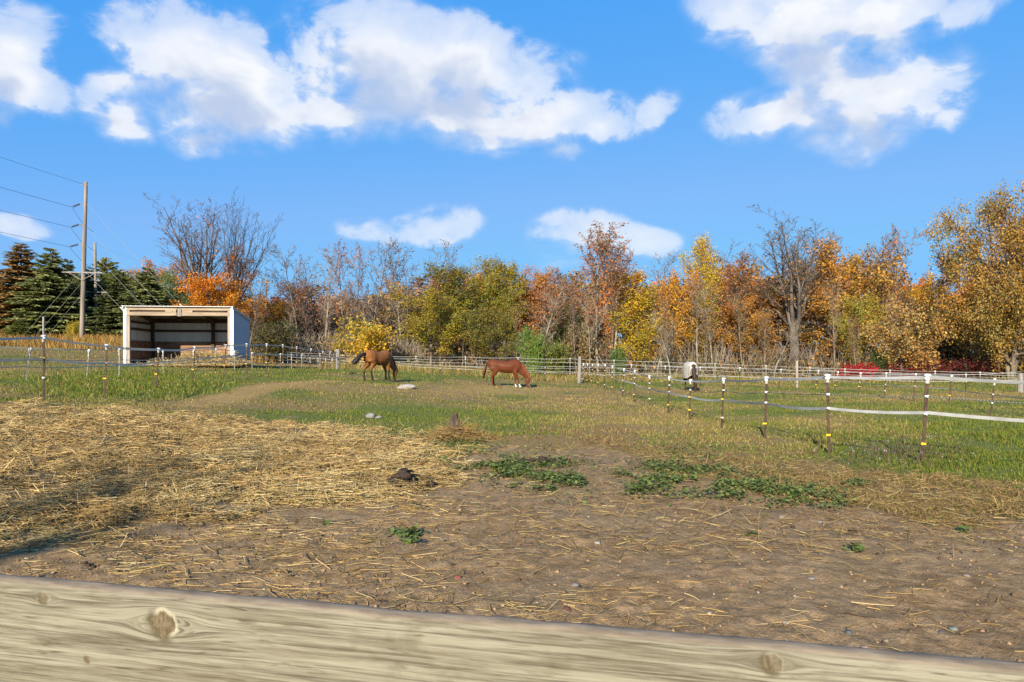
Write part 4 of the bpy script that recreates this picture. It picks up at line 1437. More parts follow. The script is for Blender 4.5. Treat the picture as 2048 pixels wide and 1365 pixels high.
def wire(label, a, b_, sag=.6, r=.016, name='overhead_wire', mt='wire', cat='wire', group='overhead power wires', n=14):
    a, b_ = Vector(a), Vector(b_)
    pts = [a.lerp(b_, k / n) - Vector((0, 0, sag * 4 * (k / n) * (1 - k / n))) for k in range(n + 1)]
    o = MB().tube([p - a for p in pts], r, 4).build(name, M[mt], None, a)
    return tag(o, label, cat, group)


far = Vector((-58.0, 21.0, 0))
names = ['lowest', 'middle', 'upper']
for k, (wx, wy, ax_, ay) in enumerate(((138.5, 494, 162, 489), (141, 455, 163, 449), (144, 414.5, 165, 408))):
    dead = Vector((PX(wx, 65.6), 65.6, ZZ(wy, 65.6)))
    on = Vector((PX(ax_ + 6, 66), 66, ZZ(ay + 2, 66)))
    # bracket, insulator string and jumper belong to the pole
    brk = Vector((PX(ax_ - 4, 65.9), 65.9, ZZ(ay, 65.9)))
    o = MB().tube([on - p1b, brk - p1b], .035, 5).tube([brk - p1b, on - p1b + Vector((0, 0, -.35))], .025, 5).build('bracket', M['grey_wood'], pole1)
    dv = dead - brk
    prof, b = [], MB()
    m_ = Vector((0, 0, 1)).rotation_difference(dv.normalized()).to_matrix().to_4x4()
    L_ = dv.length
    pr = [(.02, 0)]
    for q in range(6):
        z = L_ * (.1 + .13 * q)
        pr += [(.025, z), (.11, z + .02), (.09, z + .07), (.025, z + .09)]
    pr.append((.02, L_))
    tmp = MB().lathe(pr, (0, 0, 0), 8)
    tmp.V = [tuple(m_ @ Vector(v) + (brk - p1b)) for v in tmp.V]
    tmp.build('insulator_string', M['porcelain'], pole1)
    e = p1b + Vector((.5 - .15 * k, 1.5, ZZ((535, 497, 458)[k], 66) - p1b.z))
    MB().tube([dead - p1b + (e - dead) * t - Vector((0, 0, .35 * math.sin(math.pi * t))) for t in (0, .2, .4, .6, .8, 1)], .016, 4).build('jumper', M['wire'], pole1)
    wire('%s of the three power wires running left from the insulator strings of the tall pole' % names[k], dead, (far.x, far.y, (16.3, 18.2, 20.3)[k]), .5, .018)
wire('single wire running left from the very top of the tall pole', (PX(170, 66), 66, ZZ(370, 66)), (far.x, far.y, 23.0), .4, .014)
b = MB().tube([(-.55, 0, -.28), (.35, 0, -.28)], .03, 5)
b.build('top_bracket', M['grey_wood'], pole1, p1t - p1b)
wire('thin wire sloping right from the top of the shorter utility pole', p2t - Vector((0, 0, .1)), p3t + Vector((0, 0, .1)), 1.2, .010)
wire('slack wire between the arms of the two left utility poles', (PX(184, 66), 66, ZZ(548, 66)), (PX(193, 78), 78, ZZ(520, 78)), .3, .012)
# guy wires: down to the right behind the shed and down to the left among the spruces
for k, (py_, fx) in enumerate(((540, 318), (489, 368), (452, 410), (406, 452))):
    tt = (697 - py_) / (697 - 364)
    a = Vector((PX(163 + 9 * tt, 66), 66, ZZ(py_, 66)))
    e = Vector((PX(fx, 63), 63, 0))
    e.z = gz(e.x, e.y) + .05
    o = MB().tube([Vector((0, 0, 0)), e - a], .011, 4).build('guy_wire', M['guy'], None, a)
    tag(o, ('%s guy wire slanting down right from the tall pole to behind the shed' % ('lowest', 'second lowest', 'second highest', 'highest')[k]), 'guy wire', 'guy wires of the tall pole')
    q = (e - a) * (.50, .60, .655, .68)[k]
    MB().tube([q, q + (e - a).normalized() * .55], .045, 6).build('guy_insulator', M['plastic'], o)
for k, (py_, fx) in enumerate(((537, 38), (562, 64), (585, 88))):
    tt = (697 - py_) / (697 - 364)
    a = Vector((PX(163 + 9 * tt, 66), 66, ZZ(py_, 66)))
    e = Vector((PX(fx, 68), 68, 0))
    e.z = gz(e.x, e.y) + .05
    o = MB().tube([Vector((0, 0, 0)), e - a], .010, 4).build('guy_wire', M['guy'], None, a)
    tag(o, '%s guy wire slanting down left from the tall pole into the spruces' % ('highest', 'middle', 'lowest')[k], 'guy wire', 'guy wires of the tall pole')

# ------------------------------------------------------------------ electric fences
def tpost(h, mt):
    b = MB()
    b.box((0, 0, h / 2 - .2), (.050, .008, h + .4), None, 0)
    b.box((0, .021, h / 2 - .2), (.010, .034, h + .4), None, 0)
    for k in range(int(h / .055)):
        b.box((0, -.0065, .12 + k * .055), (.022, .005, .022), None, 0)
    return b.mesh('fence_post', M[mt])


def tpost_far(h, mt):
    return MB().box((0, 0, h / 2 - .15), (.045, .008, h + .3)).box((0, .018, h / 2 - .15), (.010, .028, h + .3)).mesh('fence_post', M[mt])


cap_me = MB().lathe([(.026, -.075), (.034, -.07), (.034, -.02), (.046, -.015), (.048, .012), (.037, .02), (.036, .038), (.056, .044), (.054, .060), (.034, .074), (.010, .079)], n=12).mesh('post_cap', M['plastic'], True)
sleeve_me = MB().lathe([(.022, -.23), (.030, -.22), (.030, -.09), (.042, -.085), (.048, -.03), (.058, -.02), (.060, .03), (.046, .045), (.012, .05)], n=10).mesh('post_cap', M['plastic'], True)
clip_me = MB().box((-.012, -.012, 0), (.075, .026, .030), None, .004).box((-.045, -.030, 0), (.022, .020, .042), None, .004).box((.012, .024, 0), (.03, .026, .02), None, .003).mesh('insulator', M['yellow'])
clipw_me = MB().box((0, -.012, 0), (.062, .028, .030), None, .004).box((.0, -.033, 0), (.026, .02, .044), None, .004).mesh('insulator', M['plastic'])
far_cap = MB().lathe([(.024, -.16), (.030, -.15), (.030, -.02), (.05, -.015), (.05, .05), (.02, .06)], n=6).mesh('post_cap', M['plastic'], True)


def ground_fit(px, d):
    x = PX(px, d)
    return x, d, gz(x, d)


def fence(name, label, rows, strands, near=True, mt='rust', cap=None, clips=(), clip_w=None, post=True, extra_start=None, extra_end=None, width=.05, tape_kinds=None, seed=0, group='electric paddock fences'):
    """rows: posts; strands: fractions of the post height at which a tape runs"""
    r = random.Random(seed)
    x0, y0, z0 = ground_fit(rows[0][0], rows[0][3])
    root = tag(empty(name, (x0, y0, z0)), label, 'fence', group)
    tops = []
    for (px, pt, pb, d, lean) in rows:
        x, y, z = ground_fit(px, d)
        h = max(.6, ZZ(pt, d) - z)
        tops.append((Vector((x, y, z)), h, lean))
        if not post:
            continue
        hh = h if cap is None else h - .06
        o = link('fence_post', (tpost if near and d < 24 else tpost_far)(hh, mt if not isinstance(mt, (list, tuple)) else mt[r.randrange(len(mt))]), root, Vector((x, y, z)) - root.location, (r.uniform(-.02, .02), math.atan2(lean, h), r.uniform(-.25, .25)))
        if cap is not None:
            link('post_cap', cap, o, (0, 0, hh + .0))
        for (f, white) in clips:
            if r.random() < .12 and not near:
                continue
            link('insulator', clipw_me if white or (clip_w and r.random() < clip_w) else clip_me, o, (0, 0, h * f + r.uniform(-.02, .02)))
    seq = ([extra_start] if extra_start else []) + tops + ([extra_end] if extra_end else [])
    for si, f in enumerate(strands):
        kind = (tape_kinds or {}).get(si, 'tape')
        pts, tw = [], []
        ph = r.uniform(0, 6)
        for k in range(len(seq) - 1):
            (a, ha, la), (b_, hb, lb) = seq[k], seq[k + 1]
            fa = f + (r.uniform(-.015, .015) if f < .9 else 0)
            A = a + Vector((la * f, -.03, ha * f - (.02 if f > .9 else 0)))
            B = b_ + Vector((lb * f, -.03, hb * f - (.02 if f > .9 else 0)))
            ns = 8
            sg = (A - B).length * r.uniform(.006, .020) * (1.0 if f < .9 else .8)
            for q in range(ns if k < len(seq) - 2 else ns + 1):
                t = q / ns
                pts.append(A.lerp(B, t) - Vector((0, 0, sg * 4 * t * (1 - t))) - root.location)
                tw.append(.5 * math.sin(ph + len(pts) * .23) if kind == 'tape' else 0)
        if kind == 'tape':
            MB().ribbon(pts, width, .004, tw).build('tape', M['tape'], root)
        else:
            MB().tube(pts, .008 if kind == 'rope' else .006, 5).build('rope', M['rope' if kind == 'rope' else 'guy'], root)
    return root


def off(px, d, h, lean=0):
    x = PX(px, d)
    return (Vector((x, d, gz(x, d))), h, lean)


FA_w = FA
fence('electric_fence', 'long electric fence of rusty posts with white caps on the right of the pasture', FA, (.985, .575, .755), True, 'rust', cap_me, ((.755, True), (.575, False), (.23, False)), .25,
      extra_start=off(2330, 8.6, 1.30), tape_kinds={2: 'rope'}, seed=3, width=.05)
fence('electric_fence', 'electric fence of rusty posts with white caps on the left, ending at a grey post', FB, (.985, .665), True, 'rust', cap_me, ((.665, False), (.38, False)), .15,
      extra_start=off(-260, 11.5, 1.40), extra_end=off(676, 46, 1.20), seed=5, width=.05)
fence('electric_fence', 'electric fence of leaning grey posts with tall white sleeves before the shed', FC, (.985, .61, .40), True, 'galv', sleeve_me, ((.61, False),), 0.0,
      extra_start=off(-160, 21, 1.2), extra_end=off(690, 58, .95), seed=8, width=.032)
FFr = FF
fence('electric_fence', 'far right electric fence of thin posts leaning right, behind the blanketed horse', FFr, (.985, .55), False, 'rust', far_cap, ((.32, False), (.55, True)), .2,
      extra_start=off(1160, 46, 1.2), tape_kinds={}, seed=12, width=.026)
FD = [(720, 731, 752, 46.4, 0), (799, 730, 755, 46.4, 0), (880, 730, 757, 46.3, 0), (918, 731, 758, 46.3, 0), (1006, 733, 761, 46.2, 0), (1090, 735, 764, 46.1, 0)]
fence('electric_fence', 'low cross fence of thin posts between the two grey corner posts, behind the horses', FD, (.96, .68), False, 'rust', None, ((.96, False), (.6, False)), .3,
      extra_start=off(676, 46, .95), extra_end=off(1160, 46, 1.05), seed=14, width=.022)
FE = [(px, np.interp(px, [560, 676, 714, 931, 1036, 1140, 1228, 1430, 1532, 1700, 2040, 2300], [703, 709, 712, 713.5, 715, 717, 720, 727, 731, 738, 746, 752]), 0, np.interp(px, [560, 900, 1600, 2100], [56, 54, 49, 43]), 0)
      for px in (575, 640, 714, 775, 832, 931, 1036, 1140, 1228, 1322, 1430, 1532, 1620, 1690, 1780, 1870, 1960, 2062, 2160)]
fence('electric_fence', 'farthest fence with four white strands along the foot of the wood', FE, (.99, .80, .60, .36), False, 'galv', far_cap, ((.80, True),), 1.0, seed=17, width=.024)
FG = [(1720, 745, 785, 37, 0), (1932, 748, 792, 34, 0)]
fence('electric_fence', 'short far fence stretch ending at the grey post by the right edge', FG, (.97, .6), False, 'rust', far_cap, ((.6, True),), .4, extra_start=off(1594, 39, 1.3), extra_end=off(2041, 33.5, 1.1), seed=19, width=.026)


def wood_post(label, px, pt, pb, d, w, lean=0.0, mt='grey_wood', n=9):
    x, y, z = ground_fit(px, d)
    h = ZZ(pt, d) - z
    b = MB()
    b.tube([(lean * t * h, 0, -.3 + (h + .3) * t) for t in (0, .3, .6, .9, .985, 1)], [w * .54, w * .52, w * .5, w * .48, w * .45, w * .36], n)
    o = b.build('wooden_post', M[mt], None, (x, y, z), (0, 0, rnd.random()), True)
    for p in o.data.polygons:
        p.use_smooth = len(p.vertices) == 4
    return tag(o, label, 'post', 'grey wooden corner posts')


wood_post('stout grey corner post left of the tan horse', 676, 699, 742, 46, .26)
wood_post('grey corner post leaning slightly, right of the chestnut horse', 1158, 713, 767, 46, .24, .03)
wood_post('thin brown post standing before the trunk of the big bare tree', 1594, 722, 780, 39, .15, 0, 'lumber_up')
wood_post('grey post at the right edge under the broad tree', 2041, 747, 794, 33.5, .24)
wood_post('slender grey post on the far left behind the nearest left fence post', 88, 634, 700, 44, .13, -.01)

# ------------------------------------------------------------------ horses
def loft(path, n=12):
    """closed tube through (x, y, z, half width across, half height along the plane of the path)"""
    pts = [Vector(p[:3]) for p in path]
    vs_, fs_ = [], []
    for i, p in enumerate(pts):
        t = (pts[min(i + 1, len(pts) - 1)] - pts[max(i - 1, 0)]).normalized()
        side = Vector((0, 1, 0))
        side = (side - t * side.dot(t)).normalized()
        upv = side.cross(t).normalized()
        a, b = path[i][3], path[i][4]
        for k in range(n):
            th = 2 * math.pi * k / n
            vs_.append(p + side * math.cos(th) * a + upv * math.sin(th) * b)
    for i in range(len(pts) - 1):
        for k in range(n):
            q = i * n + k
            r = i * n + (k + 1) % n
            fs_.append((q, r, r + n, q + n))
    fs_.append(tuple(range(n))[::-1])
    fs_.append(tuple(range((len(pts) - 1) * n, len(pts) * n)))
    return vs_, fs_


def skin_union(b, voxel, smooth_it=4):
    me = bpy.data.meshes.new('tmp')
    me.from_pydata(b.V, [], b.F)
    o = bpy.data.objects.new('tmp', me)
    COL.objects.link(o)
    m_ = o.modifiers.new('r', 'REMESH')
    m_.mode = 'VOXEL'
    m_.voxel_size = voxel
    s_ = o.modifiers.new('s', 'SMOOTH')
    s_.factor = .5
    s_.iterations = smooth_it
    dg = bpy.context.evaluated_depsgraph_get()
    out = bpy.data.meshes.new_from_object(o.evaluated_get(dg))
    bpy.data.objects.remove(o)
    bpy.data.meshes.remove(me)
    return out


BARREL = [(-.91, 0, 1.15, .05, .06), (-.87, 0, 1.17, .16, .22), (-.75, 0, 1.19, .24, .305), (-.56, 0, 1.195, .285, .325), (-.30, 0, 1.145, .28, .31), (-.02, 0, 1.095, .315, .335), (.20, 0, 1.085, .315, .345),
          (.40, 0, 1.12, .29, .36), (.56, 0, 1.16, .24, .36), (.70, 0, 1.10, .215, .31), (.83, 0, 1.03, .165, .22), (.91, 0, 1.01, .08, .11)]
NECK = [(.52, 0, 1.19, .17, .30), (.74, 0, 1.06, .14, .275), (.92, 0, .89, .115, .225), (1.07, 0, .73, .10, .185), (1.19, 0, .58, .086, .15), (1.26, 0, .50, .07, .11)]
HEAD = [(1.27, 0, .54, .05, .06), (1.26, 0, .47, .084, .12), (1.225, 0, .35, .092, .158), (1.215, 0, .25, .075, .125), (1.225, 0, .15, .058, .092), (1.23, 0, .07, .060, .082), (1.235, 0, .015, .052, .065), (1.24, 0, -.012, .03, .035)]


def leg(y, pts):
    return [(x, y * (1 if len(p) < 3 else p[2]), z, r, r * 1.15) for p in pts for (x, z, r) in [p[0]]]


def horse(name, label, px, d, yaw, coat, legs, tail, dz=0.0, blanket=False, scale=1.0, socks=(), blaze=False, points=False, mane_c=(.03, .02, .015), tail_c=(.03, .02, .015)):
    x, y = PX(px, d), d
    z = gz(x, y)
    root = tag(empty(name, (x, y, z + dz), yaw), label, 'horse')
    root.scale = (scale, scale, scale)
    b = MB()
    for p in (BARREL, NECK, HEAD):
        b.add(*loft(p, 14))
    for s in (-1, 1):
        b.add(*loft([(1.27, s * .05, .50, .032, .028), (1.31, s * .065, .53, .036, .022), (1.36, s * .075, .555, .024, .014), (1.40, s * .08, .565, .006, .005)], 8))
    for (s, fx, hx) in legs:
        sh, el, kn, fe, ho = fx
        b.add(*loft([(.56, s * .13, 1.12, .10, .19), (.55, s * .145, .98, .10, .17), (el, s * .145, .80, .095, .128), (el * .5 + kn * .5 + .005, s * .14, .62, .068, .088), (kn, s * .135, .44, .05, .055), (kn * .6 + fe * .4, s * .135, .33, .036, .04), (fe, s * .135, .17, .036, .042),
                      (fe + .015, s * .135, .12, .044, .05), (ho - .02, s * .135, .075, .038, .042), (ho, s * .135, .045, .05, .06), (ho + .005, s * .135, 0.0, .056, .068)], 10))
        st, hk, hf, hh = hx
        b.add(*loft([(-.60, s * .11, 1.22, .13, .25), (-.60, s * .15, 1.02, .145, .275), (st - .04, s * .155, .88, .12, .205), ((st + hk) / 2 - .01, s * .15, .73, .082, .125), (hk, s * .14, .585, .052, .068), (hk * .7 + hf * .3 + .01, s * .14, .46, .042, .052),
                      (hf, s * .14, .20, .038, .044), (hf + .02, s * .14, .135, .046, .052), (hh - .02, s * .14, .08, .04, .044), (hh, s * .14, .045, .052, .06), (hh + .01, s * .14, 0.0, .058, .068)], 10))
    me = skin_union(b, .021, 2)
    co = np.empty(len(me.vertices) * 3, np.float32)
    me.vertices.foreach_get('co', co)
    co = co.reshape(-1, 3)
    C = np.tile(np.array(coat, np.float32), (len(co), 1))
    nz = fbm(co[:, 0] * 5, co[:, 2] * 5 + co[:, 1] * 3, 3, 3)[:, None] - .5
    C *= 1 + nz * .25
    X, Y, Z = co.T
    if points:
        k = sstep(Z, .62, .40)[:, None] * (X < 1.0)[:, None]
        C = C * (1 - k) + np.array((.022, .015, .012)) * k
        k = (sstep(Z, .12, .02) * (X > 1.1))[:, None] * .8
        C = C * (1 - k) + np.array((.03, .02, .016)) * k
    k = ((Z < .062) & (X < 1.1))[:, None]
    C = np.where(k, np.array((.05, .038, .03)), C)
    for (fx0, s) in socks:
        k = (sstep(Z, .19, .15) * (np.abs(X - fx0) < .2) * (np.sign(Y) == s) * (X < 1.08))[:, None]
        C = C * (1 - k) + np.array((.52, .48, .43)) * k
    if blaze:
        k = (sstep(np.abs(Y), .05, .032) * (X > 1.235 + .045) * (Z < .40) * (Z > .06))[:, None]
        C = C * (1 - k) + np.array((.55, .51, .46)) * k
    at = me.color_attributes.new('Col', 'FLOAT_COLOR', 'POINT')
    at.data.foreach_set('color', np.concatenate([C, np.ones((len(C), 1))], 1).astype(np.float32).ravel())
    me.materials.append(M['coat'])
    me.polygons.foreach_set('use_smooth', [True] * len(me.polygons))
    link('body', me, root)
    # mane: locks lying over the crest
    g = np.random.default_rng(len(label))
    cr = [Vector((p[0], 0, p[2])) + Vector((.62, 0, .78)).normalized() * p[4] * .97 for p in NECK]
    bm_ = MB()
    for k in range(70):
        t = k / 69 * (len(cr) - 1.001)
        i = int(t)
        c = cr[i].lerp(cr[i + 1], t - i)
        sd = -1 if g.random() < .75 else 1
        ln = g.uniform(.16, .26)
        bm_.tube([c + Vector((.01, 0, .012)), c + Vector((.02, sd * .045, -.03)), c + Vector((.0 + g.normal() * .02, sd * .10, -ln * .6)), c + Vector((-.02 + g.normal() * .03, sd * .118, -ln))], [.012, .018, .014, .003], 4)
    bm_.build('mane', hair_mat(mane_c), root, smooth=True)
    bt = MB()
    T_ = [Vector(p[:3]) for p in tail]
    for k in range(80):
        o = Vector((g.normal() * .5, g.normal(), g.normal() * .5))
        L_ = g.uniform(.7, 1.0)
        bt.tube([T_[i] + o * tail[i][3] * .85 if i else T_[0] + o * .02 for i in range(max(3, int(len(T_) * L_)))], [.018 if i < len(T_) - 1 else .004 for i in range(max(3, int(len(T_) * L_)))], 4)
    bt.build('tail', hair_mat(tail_c), root, smooth=True)
    for s in (-1, 1):
        MB().lathe([(.001, -.018), (.013, -.012), (.018, 0), (.013, .012), (.001, .018)], n=8).build('eye', M['porcelain'], root, (1.275, s * .076, .375), smooth=True)
    if blanket:
        vs_, fs_ = [], []
        ring = [(-.90, 1.17, .17, .24, .66), (-.80, 1.19, .25, .30, .62), (-.5, 1.21, .31, .335, .62), (-.2, 1.18, .325, .325, .62), (.1, 1.14, .345, .36, .62), (.4, 1.16, .315, .37, .62), (.6, 1.17, .27, .355, .66), (.78, 1.09, .235, .31, .72), (.91, 1.02, .15, .20, .80)]
        n = 17
        for (cx_, cz, hw, hh, hem) in ring:
            for k in range(n):
                th = math.pi * k / (n - 1)
                yy, zz = math.cos(th) * hw, cz + math.sin(th) * hh
                if k in (0, n - 1):
                    zz = hem + .02 * math.sin(cx_ * 9)
                elif k in (1, n - 2):
                    yy, zz = yy * 1.03, (cz + hem) / 2 + .05
                vs_.append((cx_, yy * (1 + .015 * math.sin(cx_ * 14 + k)), zz + .006 * math.sin(cx_ * 17 + k * 2)))
        for i in range(len(ring) - 1):
            for k in range(n - 1):
                q = i * n + k
                fs_.append((q, q + n, q + n + 1, q + 1))
        fs_.append(tuple((len(ring) - 1) * n + k for k in range(n)))
        me2 = bpy.data.meshes.new('rug')
        me2.from_pydata(vs_, [], fs_)
        me2.materials.append(M['blanket'])
        rug = link('rug', me2, root)
        sm = rug.modifiers.new('solid', 'SOLIDIFY')
        sm.thickness = .012
        sb = rug.modifiers.new('sub', 'SUBSURF')
        sb.levels = sb.render_levels = 1
        for p in me2.polygons:
            p.use_smooth = True
        # dark piping of the neck opening and front hem
        st = []
        for k in range(n):
            th = math.pi * k / (n - 1)
            st.append((.79 - .10 * math.sin(th), math.cos(th) * .245, 1.09 + math.sin(th) * .322 if 0 < k < n - 1 else .80))
        MB().tube([(p_[0] + .02, p_[1] * 1.02, p_[2] + .014) for p_ in st], .014, 5).build('strap', M['strap'], rug)
        MB().tube([(.965, -.15, .84), (.985, -.07, .815), (.99, 0, .81), (.985, .07, .815), (.965, .15, .84)], .02, 5).build('strap', M['strap'], rug)
        for zz in (.98, .90):
            MB().box((.975, 0, zz), (.02, .05, .03), None, .004).build('buckle', M['strap'], rug)
    return root


def coat_mat():
    m_, N, out = new_mat('horse_coat')
    c = N.attr('Col')
    n1 = N.noise(N.v('MULTIPLY', N.tc(), (1, 1, .4)), 40, 4, .6)
    c = N.mix(N.ramp(n1, .3, .7, 0, .25), c, (.02, .012, .008, 1))
    bsdf(N, out, c, .58, bump(N, n1, .2, .005), 0, .14)
    return m_


M['coat'] = coat_mat()
_hm = {}


def hair_mat(c):
    if c not in _hm:
        m_, N, out = new_mat('horse_hair')
        n1 = N.noise(N.tc(), 60, 3)
        bsdf(N, out, N.mix(n1, tuple(v * .6 for v in c) + (1,), tuple(v * 1.5 for v in c) + (1,)), .5, None, 0, .4)
        _hm[c] = m_
    return _hm[c]


CH = (.105, .029, .010)
TL = [(-.88, 0, 1.34, .02), (-.97, 0, 1.29, .04), (-1.03, 0, 1.12, .06), (-1.09, 0, .90, .075), (-1.13, 0, .68, .075), (-1.15, 0, .48, .055), (-1.14, 0, .30, .025)]
horse('chestnut_horse', 'chestnut horse with a white blaze grazing side on in mid pasture', 1010, 38, 0.0, CH,
      [(-1, (.55, .55, .69, .76, .82), (-.45, -.70, -.66, -.62)), (1, (.55, .54, .55, .55, .60), (-.45, -.66, -.60, -.56))], TL, 0.0, socks=((.6, 1), (.8, -1)), blaze=True, scale=1.04, mane_c=(.17, .045, .014), tail_c=(.11, .04, .016))
TL2 = [(-.86, 0, 1.32, .02), (-.97, .03, 1.33, .05), (-1.10, .10, 1.26, .07), (-1.24, .16, 1.14, .09), (-1.36, .2, 1.00, .10), (-1.46, .24, .86, .09), (-1.54, .28, .76, .06)]
horse('tan_horse', 'tan brown horse with a black tail swishing out, grazing with its rump to the viewer', 757, 32.5, R(60), (.23, .088, .025),
      [(-1, (.55, .55, .60, .62, .67), (-.45, -.70, -.62, -.57)), (1, (.55, .54, .70, .70, .74), (-.48, -.86, -.86, -.82))], TL2, 0.0, points=True, mane_c=(.02, .014, .012), tail_c=(.018, .013, .011), scale=.98)
horse('blanketed_horse', 'dark bay horse wearing a beige rug, grazing towards the viewer behind the right fence', 1381, 36.5, R(-93), (.060, .026, .015),
      [(-1, (.55, .55, .60, .60, .64), (-.45, -.70, -.66, -.62)), (1, (.55, .54, .66, .66, .70), (-.45, -.70, -.64, -.60))], TL, 0.0, blanket=True, blaze=False, socks=((.7, -1),), scale=1.0)

# ------------------------------------------------------------------ rocks, droppings, stump
def lump(seed, r, sq=(1, 1, .6), sub=2, rough=.25):
    bm = bmesh.new()
    bmesh.ops.create_icosphere(bm, subdivisions=sub, radius=1)
    g = np.random.default_rng(seed)
    ph = g.uniform(0, 6, 9)
    for v in bm.verts:
        c = v.co
        k = 1 + rough * (math.sin(c.x * 2.3 + ph[0]) * math.sin(c.y * 2.1 + ph[1]) + .6 * math.sin(c.z * 3.4 + ph[2] + c.x * 2.2) + .35 * math.sin(c.x * 6 + ph[3]) * math.sin(c.y * 5 + ph[4] + c.z * 4))
        v.co = Vector((c.x * sq[0], c.y * sq[1], c.z * sq[2])) * k * r
    bm.verts.index_update()
    out = ([v.co[:] for v in bm.verts], [[v.index for v in f.verts] for f in bm.faces])
    bm.free()
    return out


def on_ground(px, py):
    """the spot of ground seen at a pixel of the photograph"""
    lo_, hi_ = 1.5, 90.0
    d = np.geomspace(1.5, 90, 900)
    x = PX(px, d)
    z = ground(x, d)
    pr = HY + (EYE - z) * F / d
    k = np.argmax(pr <= py)
    return float(x[k]), float(d[k]), float(z[k])


def rock(label, px, py, wpx, sq, mt, seed, cat='rock', name='rock', group=None, sub=3, sink=.25):
    x, y, z = on_ground(px, py)
    r = wpx * y / F / 2 / sq[0]
    v, f = lump(seed, r, sq, sub, .16)
    o = MB().add(v, f).build(name, M[mt] if isinstance(mt, str) else mt, None, (x, y, z + r * sq[2] * (1 - sink) * .6), (0, 0, rnd.uniform(-.2, .2)), True)
    return tag(o, label, cat, group)


rock('flat pale pinkish rock in the grass right of the tan horse', 811, 778, 40, (1, .7, .30), 'stone_pale', 3)
rock('grey rock half sunk in the grass, bigger of the close pair', 741, 836, 22, (1, .8, .55), 'stone', 5)
rock('grey rock half sunk in the grass, smaller of the close pair', 757, 837, 13, (1, .8, .5), 'stone', 9)


def stone_color(c):
    key = 'stone%s' % (c,)
    if key not in M:
        M[key] = mat('field_stone', tuple(v * .30 for v in c), tuple(v * .44 for v in c), 25, (1, 1, 1), .85, .4, .004)
    return M[key]


ST = [(915, 1157, 17, (.42, .15, .10), 'small red stone on the dirt near the middle of the plank'), (1134, 1220, 17, (.20, .085, .075), 'dark red square stone just beyond the plank'),
      (1150, 1174, 16, (.34, .32, .29), 'grey flat stone on the dirt above the dark red stone'), (1195, 1088, 13, (.66, .62, .56), 'small white stone alone on the middle dirt'),
      (1290, 1078, 14, (.24, .25, .27), 'blue grey stone on the dirt right of the small white stone'), (1573, 1248, 15, (.52, .48, .42), 'pale round stone on the right near the plank'),
      (1697, 1268, 15, (.20, .22, .25), 'dark slate flake near the plank on the right'), (1729, 1299, 16, (.48, .34, .28), 'pinkish stone touching the plank edge on the right'),
      (1772, 1284, 12, (.50, .38, .27), 'tan pebble up right of the pinkish stone'), (1907, 1262, 20, (.40, .44, .38), 'pale green stone on the right near the plank'),
      (1881, 1266, 12, (.16, .165, .18), 'dark grey stone left of the pale green stone'), (1622, 1160, 15, (.38, .36, .34), 'grey stone in the middle of the right dirt'),
      (1386, 1218, 18, (.36, .24, .12), 'ochre stone just beyond the plank right of centre'), (1934, 1156, 14, (.46, .37, .31), 'flat pinkish stone at the far right of the dirt'),
      (1563, 1037, 14, (.46, .40, .34), 'pale stone near the dry grass fringe on the right'), (1103, 1007, 15, (.22, .13, .09), 'reddish brown stone below the green weeds'),
      (1640, 1045, 10, (.45, .45, .44), 'tiny pale grey stone below the weed clump on the right'), (1482, 1172, 10, (.45, .20, .12), 'tiny orange stone on the right dirt'),
      (1130, 1062, 12, (.22, .20, .18), 'small dark stone left of the small white stone'), (884, 1082, 12, (.36, .30, .25), 'small brown stone right of the little weed patch')]
for k, (px, py, w, c, lb) in enumerate(ST):
    rock(lb, px, py, w, (1, rnd.uniform(.6, .9), rnd.uniform(.4, .65)), stone_color(c), 40 + k, 'stone', 'stone', 'stones lying on the dirt', 2, .35)


CLEAR = []


def pile(label, px, py, wpx, n, seed, hgt=.5, name='manure_pile', long=1.0):
    x, y, z = on_ground(px, py)
    CLEAR.append((x, y, wpx * y / F * .42 * max(1, long * .8), .16))
    g = np.random.default_rng(seed)
    w = wpx * y / F
    root = tag(empty(name, (x, y, z)), label, 'manure', 'horse manure and clods on the ground')
    b = MB()
    for k in range(n):
        r = (min(.07 if n == 40 else .052, w * .15) if n > 3 else w * (.42 if n == 1 else .26)) * g.uniform(.7, 1.25)
        u = g.normal() * .24 * w * long if n > 3 else (k - (n - 1) / 2) * r * 1.5
        v_ = g.normal() * min(.13 * w, .07) if n > 3 else g.normal() * r * .3
        h = hgt * w * math.exp(-(u / (.3 * w)) ** 2) * g.random() * .62 if n > 3 else 0
        vv, ff = lump(seed * 31 + k, r, (1, .9, .75), 1 if r * F / y < 9 else 2, .18)
        MB().add(vv, ff).build('ball' if n > 3 else 'lump', M['dung'], root, (u, v_, gz(x + u, y + v_) - z + h + r * .35), None, True)


pile('dark heap of horse manure at the edge of the straw, left of the green weeds', 806, 972, 66, 40, 3, .62)
pile('long row of dry droppings on the bare patch behind the green weeds', 1100, 926, 130, 26, 5, .08, long=1.3)
pile('dark droppings in the middle of the straw', 250, 978, 46, 12, 7, .2)
pile('small dark droppings in the straw on the far left', 132, 922, 34, 8, 8, .25)
pile('small dropping in the straw near the green strip', 678, 898, 18, 4, 9, .3)
pile('round dark dropping on the dirt below the little weed patch', 905, 1133, 15, 1, 11, .2)
pile('single brown dropping right of the round leaved weed', 1756, 1112, 13, 1, 12, .2)
pile('brown dropping on the dirt between the weeds and the fringe', 1706, 1064, 22, 2, 13, .2)
pile('little dropping below the green weeds on the right', 1585, 1056, 11, 1, 14, .2)
pile('brown clod lying in the shadow streak at left', 178, 1134, 22, 3, 15, .15)
pile('brown clod lying in the shaded straw on the far left', 52, 1066, 14, 2, 16, .2)

